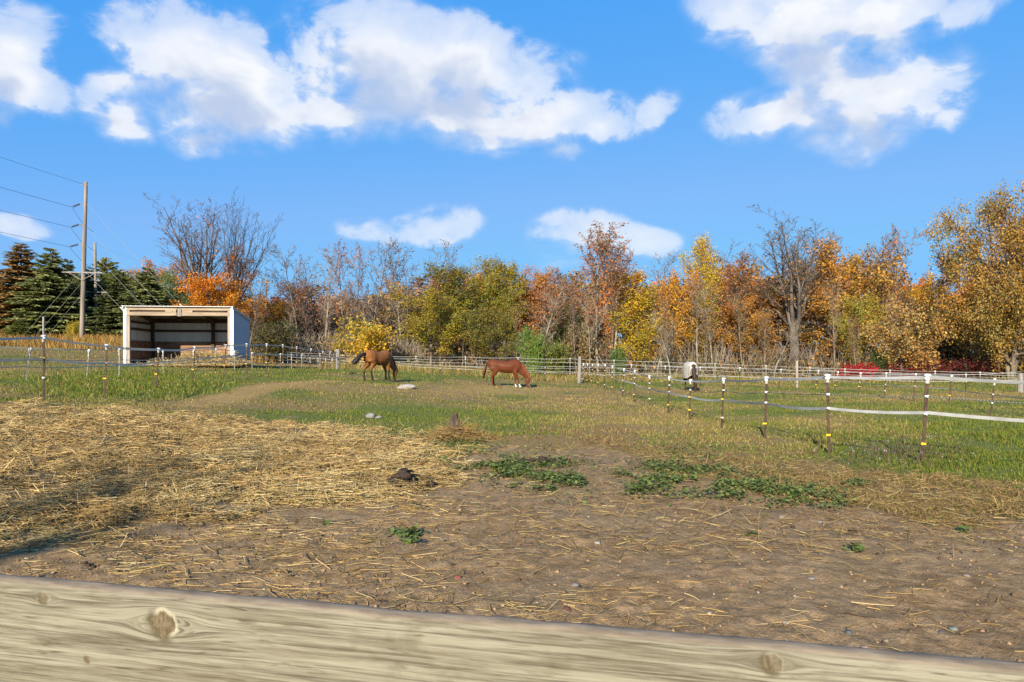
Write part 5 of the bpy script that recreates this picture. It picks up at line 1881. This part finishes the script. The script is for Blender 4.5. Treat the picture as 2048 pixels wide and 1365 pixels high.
M['stump_wood'] = mat('stump_wood', (.035, .024, .017), (.10, .072, .05), 9, (1, 1, .2), .9, .8, .02)
pile('dark lump in the grass below the tail of the tan horse', 706, 749, 15, 2, 21, .3, 'dark_lump')  # small dark object, not identified, built as plain lumps
pile('dark lump at the foot of the right grey corner post', 1171, 768, 12, 2, 22, .3, 'dark_lump')  # another unidentified dark object, built the same way

# weathered stump with straw round it
x, y, z = on_ground(912, 880)
CLEAR.append((x, y, .5, .3))
st_o = tag(empty('tree_stump', (x, y, z)), 'jagged weathered stump sticking up out of tangled straw', 'stump')
b = MB()
g = np.random.default_rng(2)
nn = 14
prof = [(.24, -.1), (.19, .08), (.14, .2), (.105, .33), (.06, .46)]
vs_ = []
for (r, zz) in prof:
    for k in range(nn):
        a = 2 * math.pi * k / nn
        rr_ = r * (1 + .22 * math.sin(a * 3 + zz * 9) + g.normal() * .07)
        vs_.append((math.cos(a) * rr_ - zz * .06, math.sin(a) * rr_, zz + (g.uniform(-.02, .11) if zz > .4 else 0)))
fs_ = []
for i in range(len(prof) - 1):
    for k in range(nn):
        q, r = i * nn + k, i * nn + (k + 1) % nn
        fs_.append((q, r, r + nn, q + nn))
fs_.append(tuple(range((len(prof) - 1) * nn, len(prof) * nn)))
b.add(vs_, fs_)
for k in range(5):
    a = k * 1.3 + .4
    b.tube([(0, 0, .1), (math.cos(a) * .16, math.sin(a) * .14, .06), (math.cos(a) * .32, math.sin(a) * .28, -.02)], [.06, .04, .015], 6)
b.tube([(-.03, 0, .4), (-.06, .01, .53), (-.07, .01, .60)], [.035, .02, .004], 5)
b.build('stub', M['stump_wood'], st_o, None, None)
nS = 1800
P = g.normal(size=(nS, 3)) * [.36, .24, .0]
P[:, 2] = .27 * np.exp(-(P[:, 0] / .34) ** 2) * g.random(nS) + .02
D = g.normal(size=(nS, 3)) * [1, 1, .45]
D /= np.linalg.norm(D, axis=1, keepdims=True)
V1, F1, C1 = stems(P, D, g.uniform(.12, .32, nS), .0035, straw_col(nS, .25) * np.array([1, .85, .7]))
sto = link('straw', np_mesh('straw', V1, F1, M['straw'], col=C1), st_o)
sto['kind'] = 'stuff'

# ------------------------------------------------------------------ the board fence the photographer leans over
A = Vector((PX(0, 1.26), 1.26, 0))
B = Vector((PX(2048, .905), .905, 0))
A.z = ZZ(1162, 1.26)
B.z = ZZ(1341, .905)
ux = (B - A).normalized()
nx = Vector((-ux.y, ux.x, 0)).normalized()           # away from the camera
zx = nx.cross(ux) * -1
if zx.z < 0:
    zx = -zx
plank_root = tag(empty('board_fence', (A.x, A.y, gz(A.x, A.y))), 'weathered pale wooden board fence crossing the bottom of the picture', 'fence')
Mx = Matrix((ux, nx, zx)).transposed().to_4x4()
LN = (B - A).length


def plank_mat(knots):
    m_, N, out = new_mat('plank_wood')
    p = N.tc('Object')
    x, y, z = N.sep(p)
    warp = None
    ring = None
    dark = None
    halo = None
    for (kx, kz, r, amp, rk) in knots:
        dx_ = N.m('DIVIDE', N.m('SUBTRACT', x, kx), r * 3.0)
        dz_ = N.m('DIVIDE', N.m('SUBTRACT', z, kz), r * 1.25)
        q = N.m('POWER', 2.718, N.m('MULTIPLY', N.m('ADD', N.m('MULTIPLY', dx_, dx_), N.m('MULTIPLY', dz_, dz_)), -1.0))
        w = N.m('MULTIPLY', N.m('MULTIPLY', q, N.m('TANH', N.m('MULTIPLY', N.m('SUBTRACT', z, kz), 1.6 / r))), -amp)
        warp = w if warp is None else N.m('ADD', warp, w)
        wob = N.m('MULTIPLY', N.m('SUBTRACT', N.noise(p, .6 / r, 5, .68), .5), 1.25)
        ra = N.m('SQRT', N.m('ADD', N.m('POWER', N.m('DIVIDE', N.m('SUBTRACT', x, kx), r * 1.05), 2.0), N.m('POWER', N.m('DIVIDE', N.m('SUBTRACT', z, kz), r), 2.0)))
        ra = N.m('ADD', ra, wob)
        core = N.m('MULTIPLY', N.ramp(ra, 1.08, .84), .55 + .45 * rk)
        side = N.ramp(N.m('ADD', N.m('MULTIPLY', N.m('SUBTRACT', x, kx), 1 / r), N.m('MULTIPLY', N.m('SUBTRACT', z, kz), .8 / r)), -.6, .5)
        rim = N.m('MULTIPLY', N.m('MULTIPLY', N.ramp(ra, .86, 1.0), N.ramp(ra, 1.30, 1.05)), N.m('MULTIPLY', side, rk))
        ring = core if ring is None else N.m('MAXIMUM', ring, core)
        dark = rim if dark is None else N.m('MAXIMUM', dark, rim)
        hl = N.m('MULTIPLY', N.ramp(ra, 1.75, 1.0), N.m('SUBTRACT', 1.0, side))
        halo = hl if halo is None else N.m('MAXIMUM', halo, hl)
    zz = N.m('ADD', z, warp)
    gv = N.comb(N.m('MULTIPLY', x, .42), N.m('MULTIPLY', y, 6.0), N.m('MULTIPLY', zz, 22.0))
    g1 = N.noise(gv, 5.0, 7, .68, .15)
    g2 = N.noise(N.comb(N.m('MULTIPLY', x, 2.5), N.m('MULTIPLY', y, 20.0), N.m('MULTIPLY', zz, 70.0)), 5.0, 4, .6)
    blot = N.noise(p, 7.0, 5, .6)
    c = N.mix(N.ramp(g1, .40, .56), (.082, .069, .045, 1), (.215, .197, .143, 1))
    band = N.noise(N.comb(N.m('MULTIPLY', x, .5), 0.0, N.m('MULTIPLY', zz, 11.0)), 3.2, 4, .6)
    c = N.mix(N.ramp(band, .46, .62, 0, .70), c, (.10, .083, .052, 1))
    c = N.mix(N.ramp(g2, .40, .7, 0, .42), c, (.285, .267, .208, 1))
    blot2 = N.noise(N.comb(N.m('MULTIPLY', x, 3.0), 0.0, N.m('MULTIPLY', zz, 20.0)), 2.2, 5, .65)
    c = N.mix(N.ramp(blot2, .56, .72, 0, .8), c, (.075, .060, .036, 1))
    c = N.mix(N.ramp(blot, .56, .75, 0, .5), c, (.085, .072, .045, 1))
    c = N.mix(N.m('MULTIPLY', halo, .8), c, (.062, .047, .022, 1))
    kn = N.mix(N.ramp(N.m('ADD', N.m('MULTIPLY', N.noise(N.comb(N.m('MULTIPLY', x, 60.0), 0.0, N.m('MULTIPLY', z, 18.0)), 3, 4, .6), .7), N.m('MULTIPLY', N.noise(p, 90, 3), .3)), .40, .60), (.075, .056, .03, 1), (.155, .12, .07, 1))
    ck = N.noise(N.comb(N.m('MULTIPLY', x, 1.3), 0.0, N.m('MULTIPLY', zz, 34.0)), 1.6, 3, .5)
    crack = N.m('MULTIPLY', N.ramp(N.m('ABSOLUTE', N.m('SUBTRACT', ck, .54)), .016, .004), N.ramp(N.noise(p, 3.5, 3), .48, .62))
    c = N.mix(N.m('MULTIPLY', crack, .85), c, (.045, .033, .017, 1))
    c = N.mix(ring, c, kn)
    c = N.mix(N.m('MULTIPLY', dark, .65), c, (.36, .335, .24, 1))
    ny = N.sep(N.tc('Normal'))[2]
    top = N.mix(N.ramp(N.noise(N.comb(N.m('MULTIPLY', x, 2.0), N.m('MULTIPLY', y, 14.0), 0.0), 6, 5, .65), .3, .7), (.13, .10, .068, 1), (.235, .185, .13, 1))
    c = N.mix(N.ramp(ny, .35, .8), c, top)
    h = N.m('ADD', N.m('MULTIPLY', g1, .8), N.m('MULTIPLY', g2, .4))
    bsdf(N, out, c, .85, bump(N, h, .5, .004), 0, .2)
    return m_


def on_plank(px, py):
    """plank coordinates (along, up) of the face point seen at a pixel"""
    d_ = Vector(((px - CX) / F, 1, (HY - py) / F))
    o_ = Vector((0, 0, EYE))
    P0 = A - nx * .0 + Vector((0, 0, 0))
    t = (P0 - o_).dot(nx) / d_.dot(nx)
    h_ = o_ + d_ * t - A
    return h_.dot(ux), h_.dot(zx)


TH, HT = .040, .235
KN = []
for (px, py, rp, amp) in ((327, 1250, 26, .030), (88, 1196, 11, .012), (1545, 1328, 15, .014), (176, 1318, 7, .004)):
    a_, b_ = on_plank(px, py)
    KN.append((a_, b_, rp * 1.2 / F, amp, 1.0 if rp > 20 else .25))
bm = bmesh.new()
L0, L1 = -1.1, LN + 1.0
nsx, nsz = 120, 10
g = np.random.default_rng(6)
# the board: front face, worn upper edge, back face
prof = [(0.0, -HT), (0.0, -HT * .6), (0, -HT * .3), (0, -.03), (.001, -.010), (.004, -.0035), (.010, 0.0), (TH * .5, .0015), (TH - .010, 0), (TH - .003, -.004), (TH, -.012), (TH, -HT * .5), (TH, -HT)]
vs_, fs_ = [], []
for i in range(nsx + 1):
    s_ = L0 + (L1 - L0) * i / nsx
    wob = .0030 * (float(fbm(np.array([s_ * 5.0]), np.array([1.0]), 4, 4)[0]) - .5) * 2
    for (yy, zz) in prof:
        k = 1 if zz > -.012 else 0
        nzv = .0022 * (float(vnoise(np.array([s_ * 30]), np.array([yy * 300]), 8)[0]) - .5) if k else 0
        vs_.append((s_, yy, zz + wob * k + nzv))
npf = len(prof)
for i in range(nsx):
    for k in range(npf):
        q, r = i * npf + k, i * npf + (k + 1) % npf
        fs_.append((q, q + npf, r + npf, r)[::-1])
fs_.append(tuple(range(npf)))
fs_.append(tuple(nsx * npf + k for k in range(npf))[::-1])
me = bpy.data.meshes.new('rail')
me.from_pydata(vs_, [], fs_)
me.materials.append(plank_mat(KN))
bmx = bmesh.new()
bmx.from_mesh(me)
bmesh.ops.recalc_face_normals(bmx, faces=bmx.faces)
bmx.to_mesh(me)
bmx.free()
for p in me.polygons:
    p.use_smooth = len(p.vertices) == 4
rail = link('rail', me, plank_root)
rail.matrix_local = Matrix.Translation(A - plank_root.location) @ Mx
r2 = link('rail', me.copy(), plank_root)
r2.matrix_local = Matrix.Translation(A - plank_root.location - Vector((0, 0, .48))) @ Mx
for s_ in (-.72, LN + .45):
    q = A + ux * s_ + nx * (TH + .062)
    MB().span((-.06, -.06, gz(q.x, q.y) - .3 - q.z), (.06, .06, -.03), .006).build('post', M['lumber_up'], plank_root, q - plank_root.location, (0, 0, math.atan2(ux.y, ux.x)))

# ------------------------------------------------------------------ ground cover
def scatter(n, pxr, dr, g, power=1.0):
    """points even over the field of view: more per square metre close by, fewer far off"""
    px = g.uniform(*pxr, n)
    t = g.random(n) ** power
    d = np.exp(np.log(dr[0]) + (np.log(dr[1]) - np.log(dr[0])) * t)
    x = PX(px, d)
    z = ground(x, d)
    return x, d, z


def bent_blades(P, D, L, w, C, bend):
    """grass blade: two joined quads and a pointed tip, curving over"""
    n = len(P)
    hz = g_.normal(size=(n, 3)) * [1, 1, 0]
    hz /= np.linalg.norm(hz, axis=1, keepdims=True) + 1e-9
    side = np.stack([-hz[:, 1], hz[:, 0], np.zeros(n)], 1)
    ang = g_.uniform(0, 6.28, n)
    side = np.stack([np.cos(ang), np.sin(ang), np.zeros(n)], 1)
    L, w, bend = (np.broadcast_to(v, n)[:, None] for v in (L, w, bend))
    m1 = P + D * L * .55 + hz * bend * L * .18
    m2 = P + D * L * (.98 - .25 * bend) + hz * bend * L * .62
    V = np.stack([P - side * w * .5, P + side * w * .5, m1 + side * w * .42, m1 - side * w * .42, m2], 1).reshape(-1, 3)
    b = (np.arange(n) * 5)[:, None]
    return V, b + np.array([[0, 1, 2, 3]]), b + np.array([[3, 2, 4]]), np.repeat(C, 5, 0)


GREEN = np.array([(.120, .160, .018), (.150, .178, .024), (.088, .132, .016), (.175, .182, .032), (.205, .190, .040)])
DRYC = np.array([(.34, .248, .092), (.28, .195, .068), (.40, .31, .135), (.235, .155, .054), (.30, .20, .075)])
BROWN = np.array([(.21, .13, .055), (.16, .095, .045), (.28, .185, .08), (.235, .135, .055)])
g_ = G(1234)
VV, Q4, T3, CCo, nv = [], [], [], [], 0


def push(V, q, t, C):
    global nv
    VV.append(V)
    Q4.append(q + nv)
    T3.append(t + nv)
    CCo.append(C)
    nv += len(V)


def clear_of(x, d):
    """False where a dropping or the stump lies"""
    ok = np.ones(len(x), bool)
    for (cx_, cy_, rx, ry) in CLEAR:
        ok &= ((x - cx_) / rx) ** 2 + ((d - cy_ + .08) / (ry + .12)) ** 2 > 1
    return ok


def up_dir(n, tilt):
    D = g_.normal(size=(n, 3)) * tilt
    D[:, 2] = 1
    return D / np.linalg.norm(D, axis=1, keepdims=True)


for (n, dr_, hs, pxr) in ((180000, (6.3, 17), (.035, .10), (-120, 2170)), (130000, (17, 34), (.030, .080), (-80, 2130)), (70000, (34, 62), (.040, .11), (-60, 2110))):
    x, d, z = scatter(n, pxr, dr_, g_)
    zn = zones(x, d, z)
    cover_ = 1 - np.clip(zn['dirt'] + zn['straw'], 0, 1)
    cover_ = np.maximum(cover_, .035 * (zn['px'] > 940) * (zn['py'] < 1080))
    keep = (g_.random(n) < cover_ * (1 - .72 * zn['track']) * (1 - zn['fringe'] * (1 - sstep(fbm(x * 1.9, d * 1.9, 65, 3), .30, .60)))) & clear_of(x, d)
    x, d, z = x[keep], d[keep], z[keep]
    zn = {k: v[keep] for k, v in zn.items()}
    m_ = len(x)
    isg = g_.random(m_) < np.clip(zn['green'] * 1.15 + .08, .04, .97)
    C = np.where(isg[:, None], GREEN[g_.integers(0, 5, m_)], DRYC[g_.integers(0, 5, m_)])
    fr = (g_.random(m_) < zn['fringe'] * .75) & ~isg
    L0_ = 1 - .5 * zn['track']
    C = np.where(fr[:, None], BROWN[g_.integers(0, 4, m_)], C) * g_.normal(1, .15, (m_, 1)).clip(.5, 1.5)
    tuft = fbm(x * 1.1, d * 1.1, 61, 3)
    L = g_.uniform(*hs, m_) * (.22 + 2.3 * tuft ** 2) * (1 + .5 * zn['patch'] + .5 * zn['lush'] - .1 * zn['fringe'])
    tall = g_.random(m_) < (.008 + .05 * zn['fringe'])
    L = np.where(tall & ~isg, L * 1.9, L) * L0_
    w = (.0041 + .0006 * d) * g_.uniform(.7, 1.3, m_)
    P = np.stack([x, d, z - .005], 1)
    if dr_[0] > 16:                                   # farther off one tapering quad each is enough
        V_, F_, C_ = blades(P, up_dir(m_, .42 + .5 * zn['fringe'][:, None] * np.array([[1, 1, 0]])), L, w * 1.05, C, .3)
        push(V_, F_, np.zeros((0, 3), int), C_)
        continue
    push(*bent_blades(P, up_dir(m_, .38 + .55 * zn['fringe'][:, None] * np.array([[1, 1, 0]])), L, w, C, g_.uniform(.3, 1.2, m_)))
# long green grass between the two left fences
n = 26000
x, d, z = scatter(n, (40, 620), (16, 36), g_)
zn = zones(x, d, z)
k = g_.random(n) < np.clip(zn['patch'] * (.3 + 1.3 * fbm(x * .5, d * .5, 71, 3)) - .12, 0, 1)
x, d, z = x[k], d[k], z[k]
m_ = len(x)
C = np.where((g_.random(m_) < .22)[:, None], DRYC[g_.integers(0, 5, m_)], GREEN[g_.integers(0, 4, m_)]) * g_.normal(1, .15, (m_, 1)).clip(.5, 1.5)
push(*bent_blades(np.stack([x, d, z], 1), up_dir(m_, .35), g_.uniform(.09, .30, m_) * (.25 + 1.6 * fbm(x * .9, d * .9, 72, 3) ** 1.5), .007 + .0006 * d, C, g_.uniform(.5, 1.3, m_)))
# pale uncut grass along the cross fence and in the far paddock
n = 16000
x, d, z = scatter(n, (640, 2100), (44, 62), g_)
zn = zones(x, d, z)
k = g_.random(n) < sstep(d, 45.5, 49) * (.35 + .9 * (fbm(x * .3, d * .3, 75, 3) > .5))
x, d, z = x[k], d[k], z[k]
m_ = len(x)
C = np.where((g_.random(m_) < .72)[:, None], DRYC[g_.integers(0, 5, m_)] * .95, GREEN[g_.integers(0, 5, m_)]) * g_.normal(1, .15, (m_, 1)).clip(.5, 1.5)
push(*bent_blades(np.stack([x, d, z], 1), up_dir(m_, .3), g_.uniform(.25, .75, m_), .035, C, g_.uniform(.3, 1.1, m_)))
grass = link('grass', np_mesh('grass', np.concatenate(VV), [np.concatenate(Q4), np.concatenate(T3)], M['grass'], col=np.concatenate(CCo)))
tag(grass, 'green and tan grass covering the pasture', 'grass', None, 'stuff')

# brown weeds standing in the field at the far left
VV, Q4, T3, CCo, nv = [], [], [], [], 0
n = 22000
x, d, z = scatter(n, (-200, 560), (50, 73), g_)
px, py = proj(x, d, z)
k = g_.random(n) < sstep(d, 53, 57) * (.25 + .9 * fbm(x * .25, d * .25, 78, 3)) * np.clip(1.25 - px / 620, .25, 1)
x, d, z = x[k], d[k], z[k]
m_ = len(x)
pal = np.array([(.38, .20, .05), (.30, .16, .05), (.44, .27, .08), (.25, .17, .05), (.22, .20, .06), (.34, .15, .04)])
C = pal[g_.integers(0, 6, m_)] * g_.normal(1, .18, (m_, 1)).clip(.5, 1.5)
push(*bent_blades(np.stack([x, d, z], 1), up_dir(m_, .22), g_.uniform(.35, 1.15, m_), .05, C, g_.uniform(.2, .9, m_)))
weeds_far = link('dry_weeds', np_mesh('dry_weeds', np.concatenate(VV), [np.concatenate(Q4), np.concatenate(T3)], M['grass'], col=np.concatenate(CCo)))
tag(weeds_far, 'orange brown dry weeds standing in the field before the spruces', 'weeds', None, 'stuff')

# straw: a deep litter on the left, thinning out over the dirt
VV, FF_, CCo, nv = [], [], [], 0
for (n, dr_, deep) in ((128000, (5.6, 17), True), (42000, (3.0, 14), False)):
    x, d, z = scatter(n, (-160, 1060) if deep else (-60, 2110), dr_, g_)
    zn = zones(x, d, z)
    cl = fbm(x * 2.2, d * 2.2, 83, 3)
    if deep:
        pr = np.clip(zn['straw'] * (.07 + 1.5 * sstep(cl, .30, .60)), 0, 1)
    else:
        base = .95 * zn['s2'] * (cl > .36) + .035 * zn['dirt'] + .14 * zn['dirt'] * np.exp(-((zn['py'] - 1215) / 45) ** 2 - ((zn['px'] - 1000) / 420) ** 2)
        pr = base * (.3 + 1.5 * cl)
    k = (g_.random(n) < pr) & clear_of(x, d)
    x, d, z, cl = x[k], d[k], z[k], cl[k]
    m_ = len(x)
    D = g_.normal(size=(m_, 3)) * ([1.25, .8, .17] if deep else [1.25, .75, .05])
    D /= np.linalg.norm(D, axis=1, keepdims=True)
    D[:, 2] = np.abs(D[:, 2])
    lift = (g_.random(m_) ** 2 * .15 * sstep(cl, .3, .7) + .003) if deep else g_.uniform(.003, .010, m_)
    L = g_.uniform(.07, .26, m_) if deep else g_.random(m_) ** 1.6 * .26 + .03
    P = np.stack([x, d, z + lift], 1) - D * L[:, None] * .5
    P[:, 2] = np.maximum(P[:, 2], z + .003)
    V, Fq, C = (bent_stems if not deep else (lambda *a: stems(*a[:5])))(P, D, L, (.0018 + .00014 * d) * g_.uniform(.45, 1.5, m_), straw_col(m_, 0) * np.where(g_.random(m_) < .28, .5, 1.0)[:, None] * (1 if deep else .9) * (np.array([[1.08, .99, .90]]) + (fbm(x * .9, d * .9, 87, 3)[:, None] > .52) * np.array([[.06, .11, .14]])) * (.72 + .55 * fbm(x * 1.7, d * 1.7, 89, 3))[:, None], .07)
    VV.append(V)
    FF_.append(Fq + nv)
    CCo.append(C)
    nv += len(V)
straw_o = link('straw', np_mesh('straw', np.concatenate(VV), np.concatenate(FF_), M['straw'], col=np.concatenate(CCo)))
tag(straw_o, 'golden straw strewn thickly over the dirt on the left', 'straw', None, 'stuff')

# dead leaves, flat stalks and small litter in the fringe of dry grass
n = 40000
x, d, z = scatter(n, (880, 2150), (5.6, 13), g_)
zn = zones(x, d, z)
k = g_.random(n) < np.clip(zn['fringe'] * .55, 0, 1) * (1 - .8 * zn['dirt'])
x, d, z = x[k], d[k], z[k]
m_ = len(x)
D = g_.normal(size=(m_, 3)) * [1.1, .9, .25]
D /= np.linalg.norm(D, axis=1, keepdims=True)
D[:, 2] = np.abs(D[:, 2])
C = np.concatenate([DRYC, BROWN])[g_.integers(0, 9, m_)] * g_.normal(1, .2, (m_, 1)).clip(.4, 1.5)
V, Fq, C = blades(np.stack([x, d, z + .005 + g_.random(m_) * .03], 1), D, g_.uniform(.05, .2, m_), .0075, C)
lit = link('dry_litter', np_mesh('dry_litter', V, Fq, M['grass'], col=C))
tag(lit, 'brown dead stalks and leaf litter along the edge of the dirt on the right', 'litter', None, 'stuff')


# creeping round-leaved weeds
def leaf_rosettes(x, d, z, r, hgt, C):
    n = len(x)
    k6 = np.arange(7) * 2 * math.pi / 7
    nrm = g_.normal(size=(n, 3)) * .42
    nrm[:, 2] = 1
    nrm /= np.linalg.norm(nrm, axis=1, keepdims=True)
    a = np.cross(nrm, g_.normal(size=(n, 3)))
    a /= np.linalg.norm(a, axis=1, keepdims=True)
    b = np.cross(nrm, a)
    ctr = np.stack([x, d, z + hgt], 1)
    rad = r[:, None] * (1 + .18 * g_.normal(size=(n, 7))) * np.array([.55, 1, 1.05, 1, 1.05, 1, 1.0])
    ring = ctr[:, None] + (a[:, None] * np.cos(k6)[None, :, None] + b[:, None] * np.sin(k6)[None, :, None]) * rad[..., None] + nrm[:, None] * (r[:, None, None] * .22 * np.cos(k6 * 3)[None, :, None])
    V = np.concatenate([ctr[:, None] - nrm[:, None] * r[:, None, None] * .18, ring], 1).reshape(-1, 3)
    base = (np.arange(n) * 8)[:, None, None]
    kk = np.arange(7)
    f = np.stack([np.zeros(7, int), 1 + kk, 1 + (kk + 1) % 7], -1)[None]
    return V, (base + f).reshape(-1, 3), np.repeat(C, 8, 0)


WG = np.array([(.095, .135, .036), (.115, .155, .042), (.075, .11, .03), (.14, .17, .048)])


def weed_cloud(n, spots):
    xs, ds = [], []
    for (px, py, wx, wy, share) in spots:
        k = int(n * share)
        qx = px + g_.normal(size=k) * wx
        qy = py + g_.normal(size=k) * wy
        dd = np.empty(k)
        tab_d = np.geomspace(4, 20, 400)
        for lo_ in (0,):
            xx = PX(px, tab_d)
            pyv = HY + (EYE - ground(xx, tab_d)) * F / tab_d
            dd = np.interp(-qy, -pyv, tab_d)
        xs.append(PX(qx, dd))
        ds.append(dd)
    x, d = np.concatenate(xs), np.concatenate(ds)
    clump = fbm(x * 2.6, d * 2.6, 91, 3)
    keep = g_.random(len(x)) < sstep(clump, .38, .58)
    x, d, clump = x[keep], d[keep], clump[keep]
    return x, d, ground(x, d), clump


strips = [(1000, 935, 38, 12, .10), (1060, 945, 55, 12, .16), (1140, 962, 55, 14, .13), (1220, 978, 45, 10, .08), (1350, 955, 60, 16, .17), (1420, 968, 60, 15, .15), (1500, 982, 50, 12, .10), (1590, 997, 45, 9, .06),
          (900, 925, 45, 18, .05), (800, 872, 30, 7, .04), (930, 890, 40, 14, .05), (1660, 1010, 25, 6, .02), (1390, 905, 40, 10, .03), (1180, 1000, 80, 8, .01)]
x, d, z, cl = weed_cloud(16000, strips)
m_ = len(x)
V, T_, C = leaf_rosettes(x, d, z, g_.uniform(.010, .028, m_), g_.random(m_) * .09 * (.35 + cl) + .012, WG[g_.integers(0, 4, m_)] * g_.normal(1, .18, (m_, 1)).clip(.5, 1.6))
wd = link('creeping_weeds', np_mesh('creeping_weeds', V, T_, M['weed'], col=C))
tag(wd, 'dark green round leaved weeds creeping in strips over the dirt', 'weeds', None, 'stuff')


def weed_plant(label, px, py, wpx, n, hgt=.07):
    x0, d0, z0 = on_ground(px, py)
    root = tag(empty('weed_plant', (x0, d0, z0)), label, 'weed', 'single weeds on the dirt')
    w = wpx * d0 / F
    x = g_.normal(size=n) * w * .28
    d = g_.normal(size=n) * w * .22
    z = ground(x + x0, d + d0) - z0
    h = g_.random(n) * hgt + .01
    V, T_, C = leaf_rosettes(x, d, z, g_.uniform(.016, .036, n), h, WG[g_.integers(0, 4, n)] * g_.normal(1, .15, (n, 1)).clip(.5, 1.6))
    lf = link('leaves', np_mesh('leaves', V, T_, M['weed'], col=C), root)
    lf['kind'] = 'stuff'
    b = MB()
    for k in range(min(n, 14)):
        b.tube([(0, 0, 0), (x[k] * .6, d[k] * .6, h[k] * .4), (x[k], d[k], z[k] + h[k])], [.004, .003, .002], 3)
    b.build('stem', M['weed_stem'], root)


M['weed_stem'] = mat('weed_stem', (.05, .08, .03), (.09, .12, .05), 20, (1, 1, 1), .7, 0)
weed_plant('little patch of dark green weed on the dirt, left of the middle', 812, 1072, 62, 60, .06)
weed_plant('small weed seedling just below the little weed patch', 822, 1086, 40, 18, .03)
weed_plant('single round leaved weed alone on the right dirt', 1712, 1106, 30, 24, .07)
weed_plant('tiny green weed on the far right dirt', 1924, 1066, 17, 10, .04)
weed_plant('dark green weed clump in the brown fringe on the right', 1711, 972, 56, 60, .07)
weed_plant('tiny weed on the dirt beside the reddish sandy streak', 1500, 1072, 16, 8, .03)
weed_plant('small weed at the edge of the straw below the two grey rocks', 650, 1053, 26, 10, .03)

# small purple asters and grey seed heads round the foot of the nearest right post
n = 520
px = g_.normal(1790, 75, n)
py = g_.normal(915, 16, n)
dd = 1.62 * F / np.maximum(py - HY, 60)
x = PX(px, dd)
z = ground(x, dd)
hh = g_.uniform(.06, .30, n)
P = np.stack([x, dd, z], 1)
D = up_dir(n, .3)
C = np.where((g_.random(n) < .5)[:, None], np.array([[.10, .085, .04]]), np.array([[.16, .10, .07]])) * g_.normal(1, .2, (n, 1)).clip(.5, 1.5)
V1, F1, C1 = blades(P, D, hh, .006, C, .7)
tipP = P + D * hh[:, None]
V2, F2, C2 = leaf_cards(tipP, .022, g_, .2, .05, .2)
C2 = C2 * np.repeat(np.where((g_.random(n) < .45)[:, None], np.array([[.42, .34, .48]]), np.array([[.22, .16, .12]])), 4, 0)
V3, F3, C3 = leaf_cards(P + D * hh[:, None] * g_.random((n, 1)) + g_.normal(size=(n, 3)) * .03, .04, g_, .2, .1, .2)
C3 = C3 * np.array([.075, .10, .03])
ast = link('wild_asters', np_mesh('wild_asters', np.concatenate([V1, V2, V3]), [F1, F2 + len(V1), F3 + len(V1) + len(V2)], M['grass'], col=np.concatenate([C1, C2, C3])))
tag(ast, 'faded wild asters round the foot of the nearest right fence post', 'wildflowers', None, 'stuff')

# crumbs of earth, gravel and old droppings strewn over the dirt
n = 13000
x, d, z = scatter(n, (-60, 2110), (2.6, 15), g_)
zn = zones(x, d, z)
k = g_.random(n) < zn['dirt'] * (1 - .5 * zn['straw']) * (.15 + 1.2 * fbm(x * 1.5, d * 1.5, 95, 3))
x, d, z = x[k], d[k], z[k]
m_ = len(x)
r = (g_.random(m_) ** 4 * .014 + .0028) * (1 + d * .03)
o6 = np.array([(1, 0, 0), (0, 1, 0), (-1, 0, 0), (0, -1, 0), (0, 0, .75), (0, 0, -.6), ])
f8 = np.array([(0, 1, 4), (1, 2, 4), (2, 3, 4), (3, 0, 4), (1, 0, 5), (2, 1, 5), (3, 2, 5), (0, 3, 5)])
V = (np.stack([x, d, z + r * .25], 1)[:, None] + o6[None] * (1 + .35 * g_.normal(size=(m_, 6, 1))) * r[:, None, None]).reshape(-1, 3)
T_ = ((np.arange(m_) * 6)[:, None, None] + f8[None]).reshape(-1, 3)
pal = np.array([(.19, .122, .065), (.25, .165, .09), (.13, .08, .045), (.09, .055, .03), (.26, .22, .17), (.22, .13, .08)])
C = np.repeat(pal[g_.choice(6, m_, p=[.3, .3, .18, .12, .06, .04])] * g_.normal(1, .15, (m_, 1)), 6, 0).clip(.01, 1)
crumb_m, N, out = new_mat('crumbs')
bsdf(N, out, N.attr('Col'), .95, None, 0, .15)
cr = link('gravel', np_mesh('gravel', V, T_, crumb_m, col=C))
tag(cr, 'crumbs of earth and gravel strewn over the bare dirt', 'gravel', None, 'stuff')
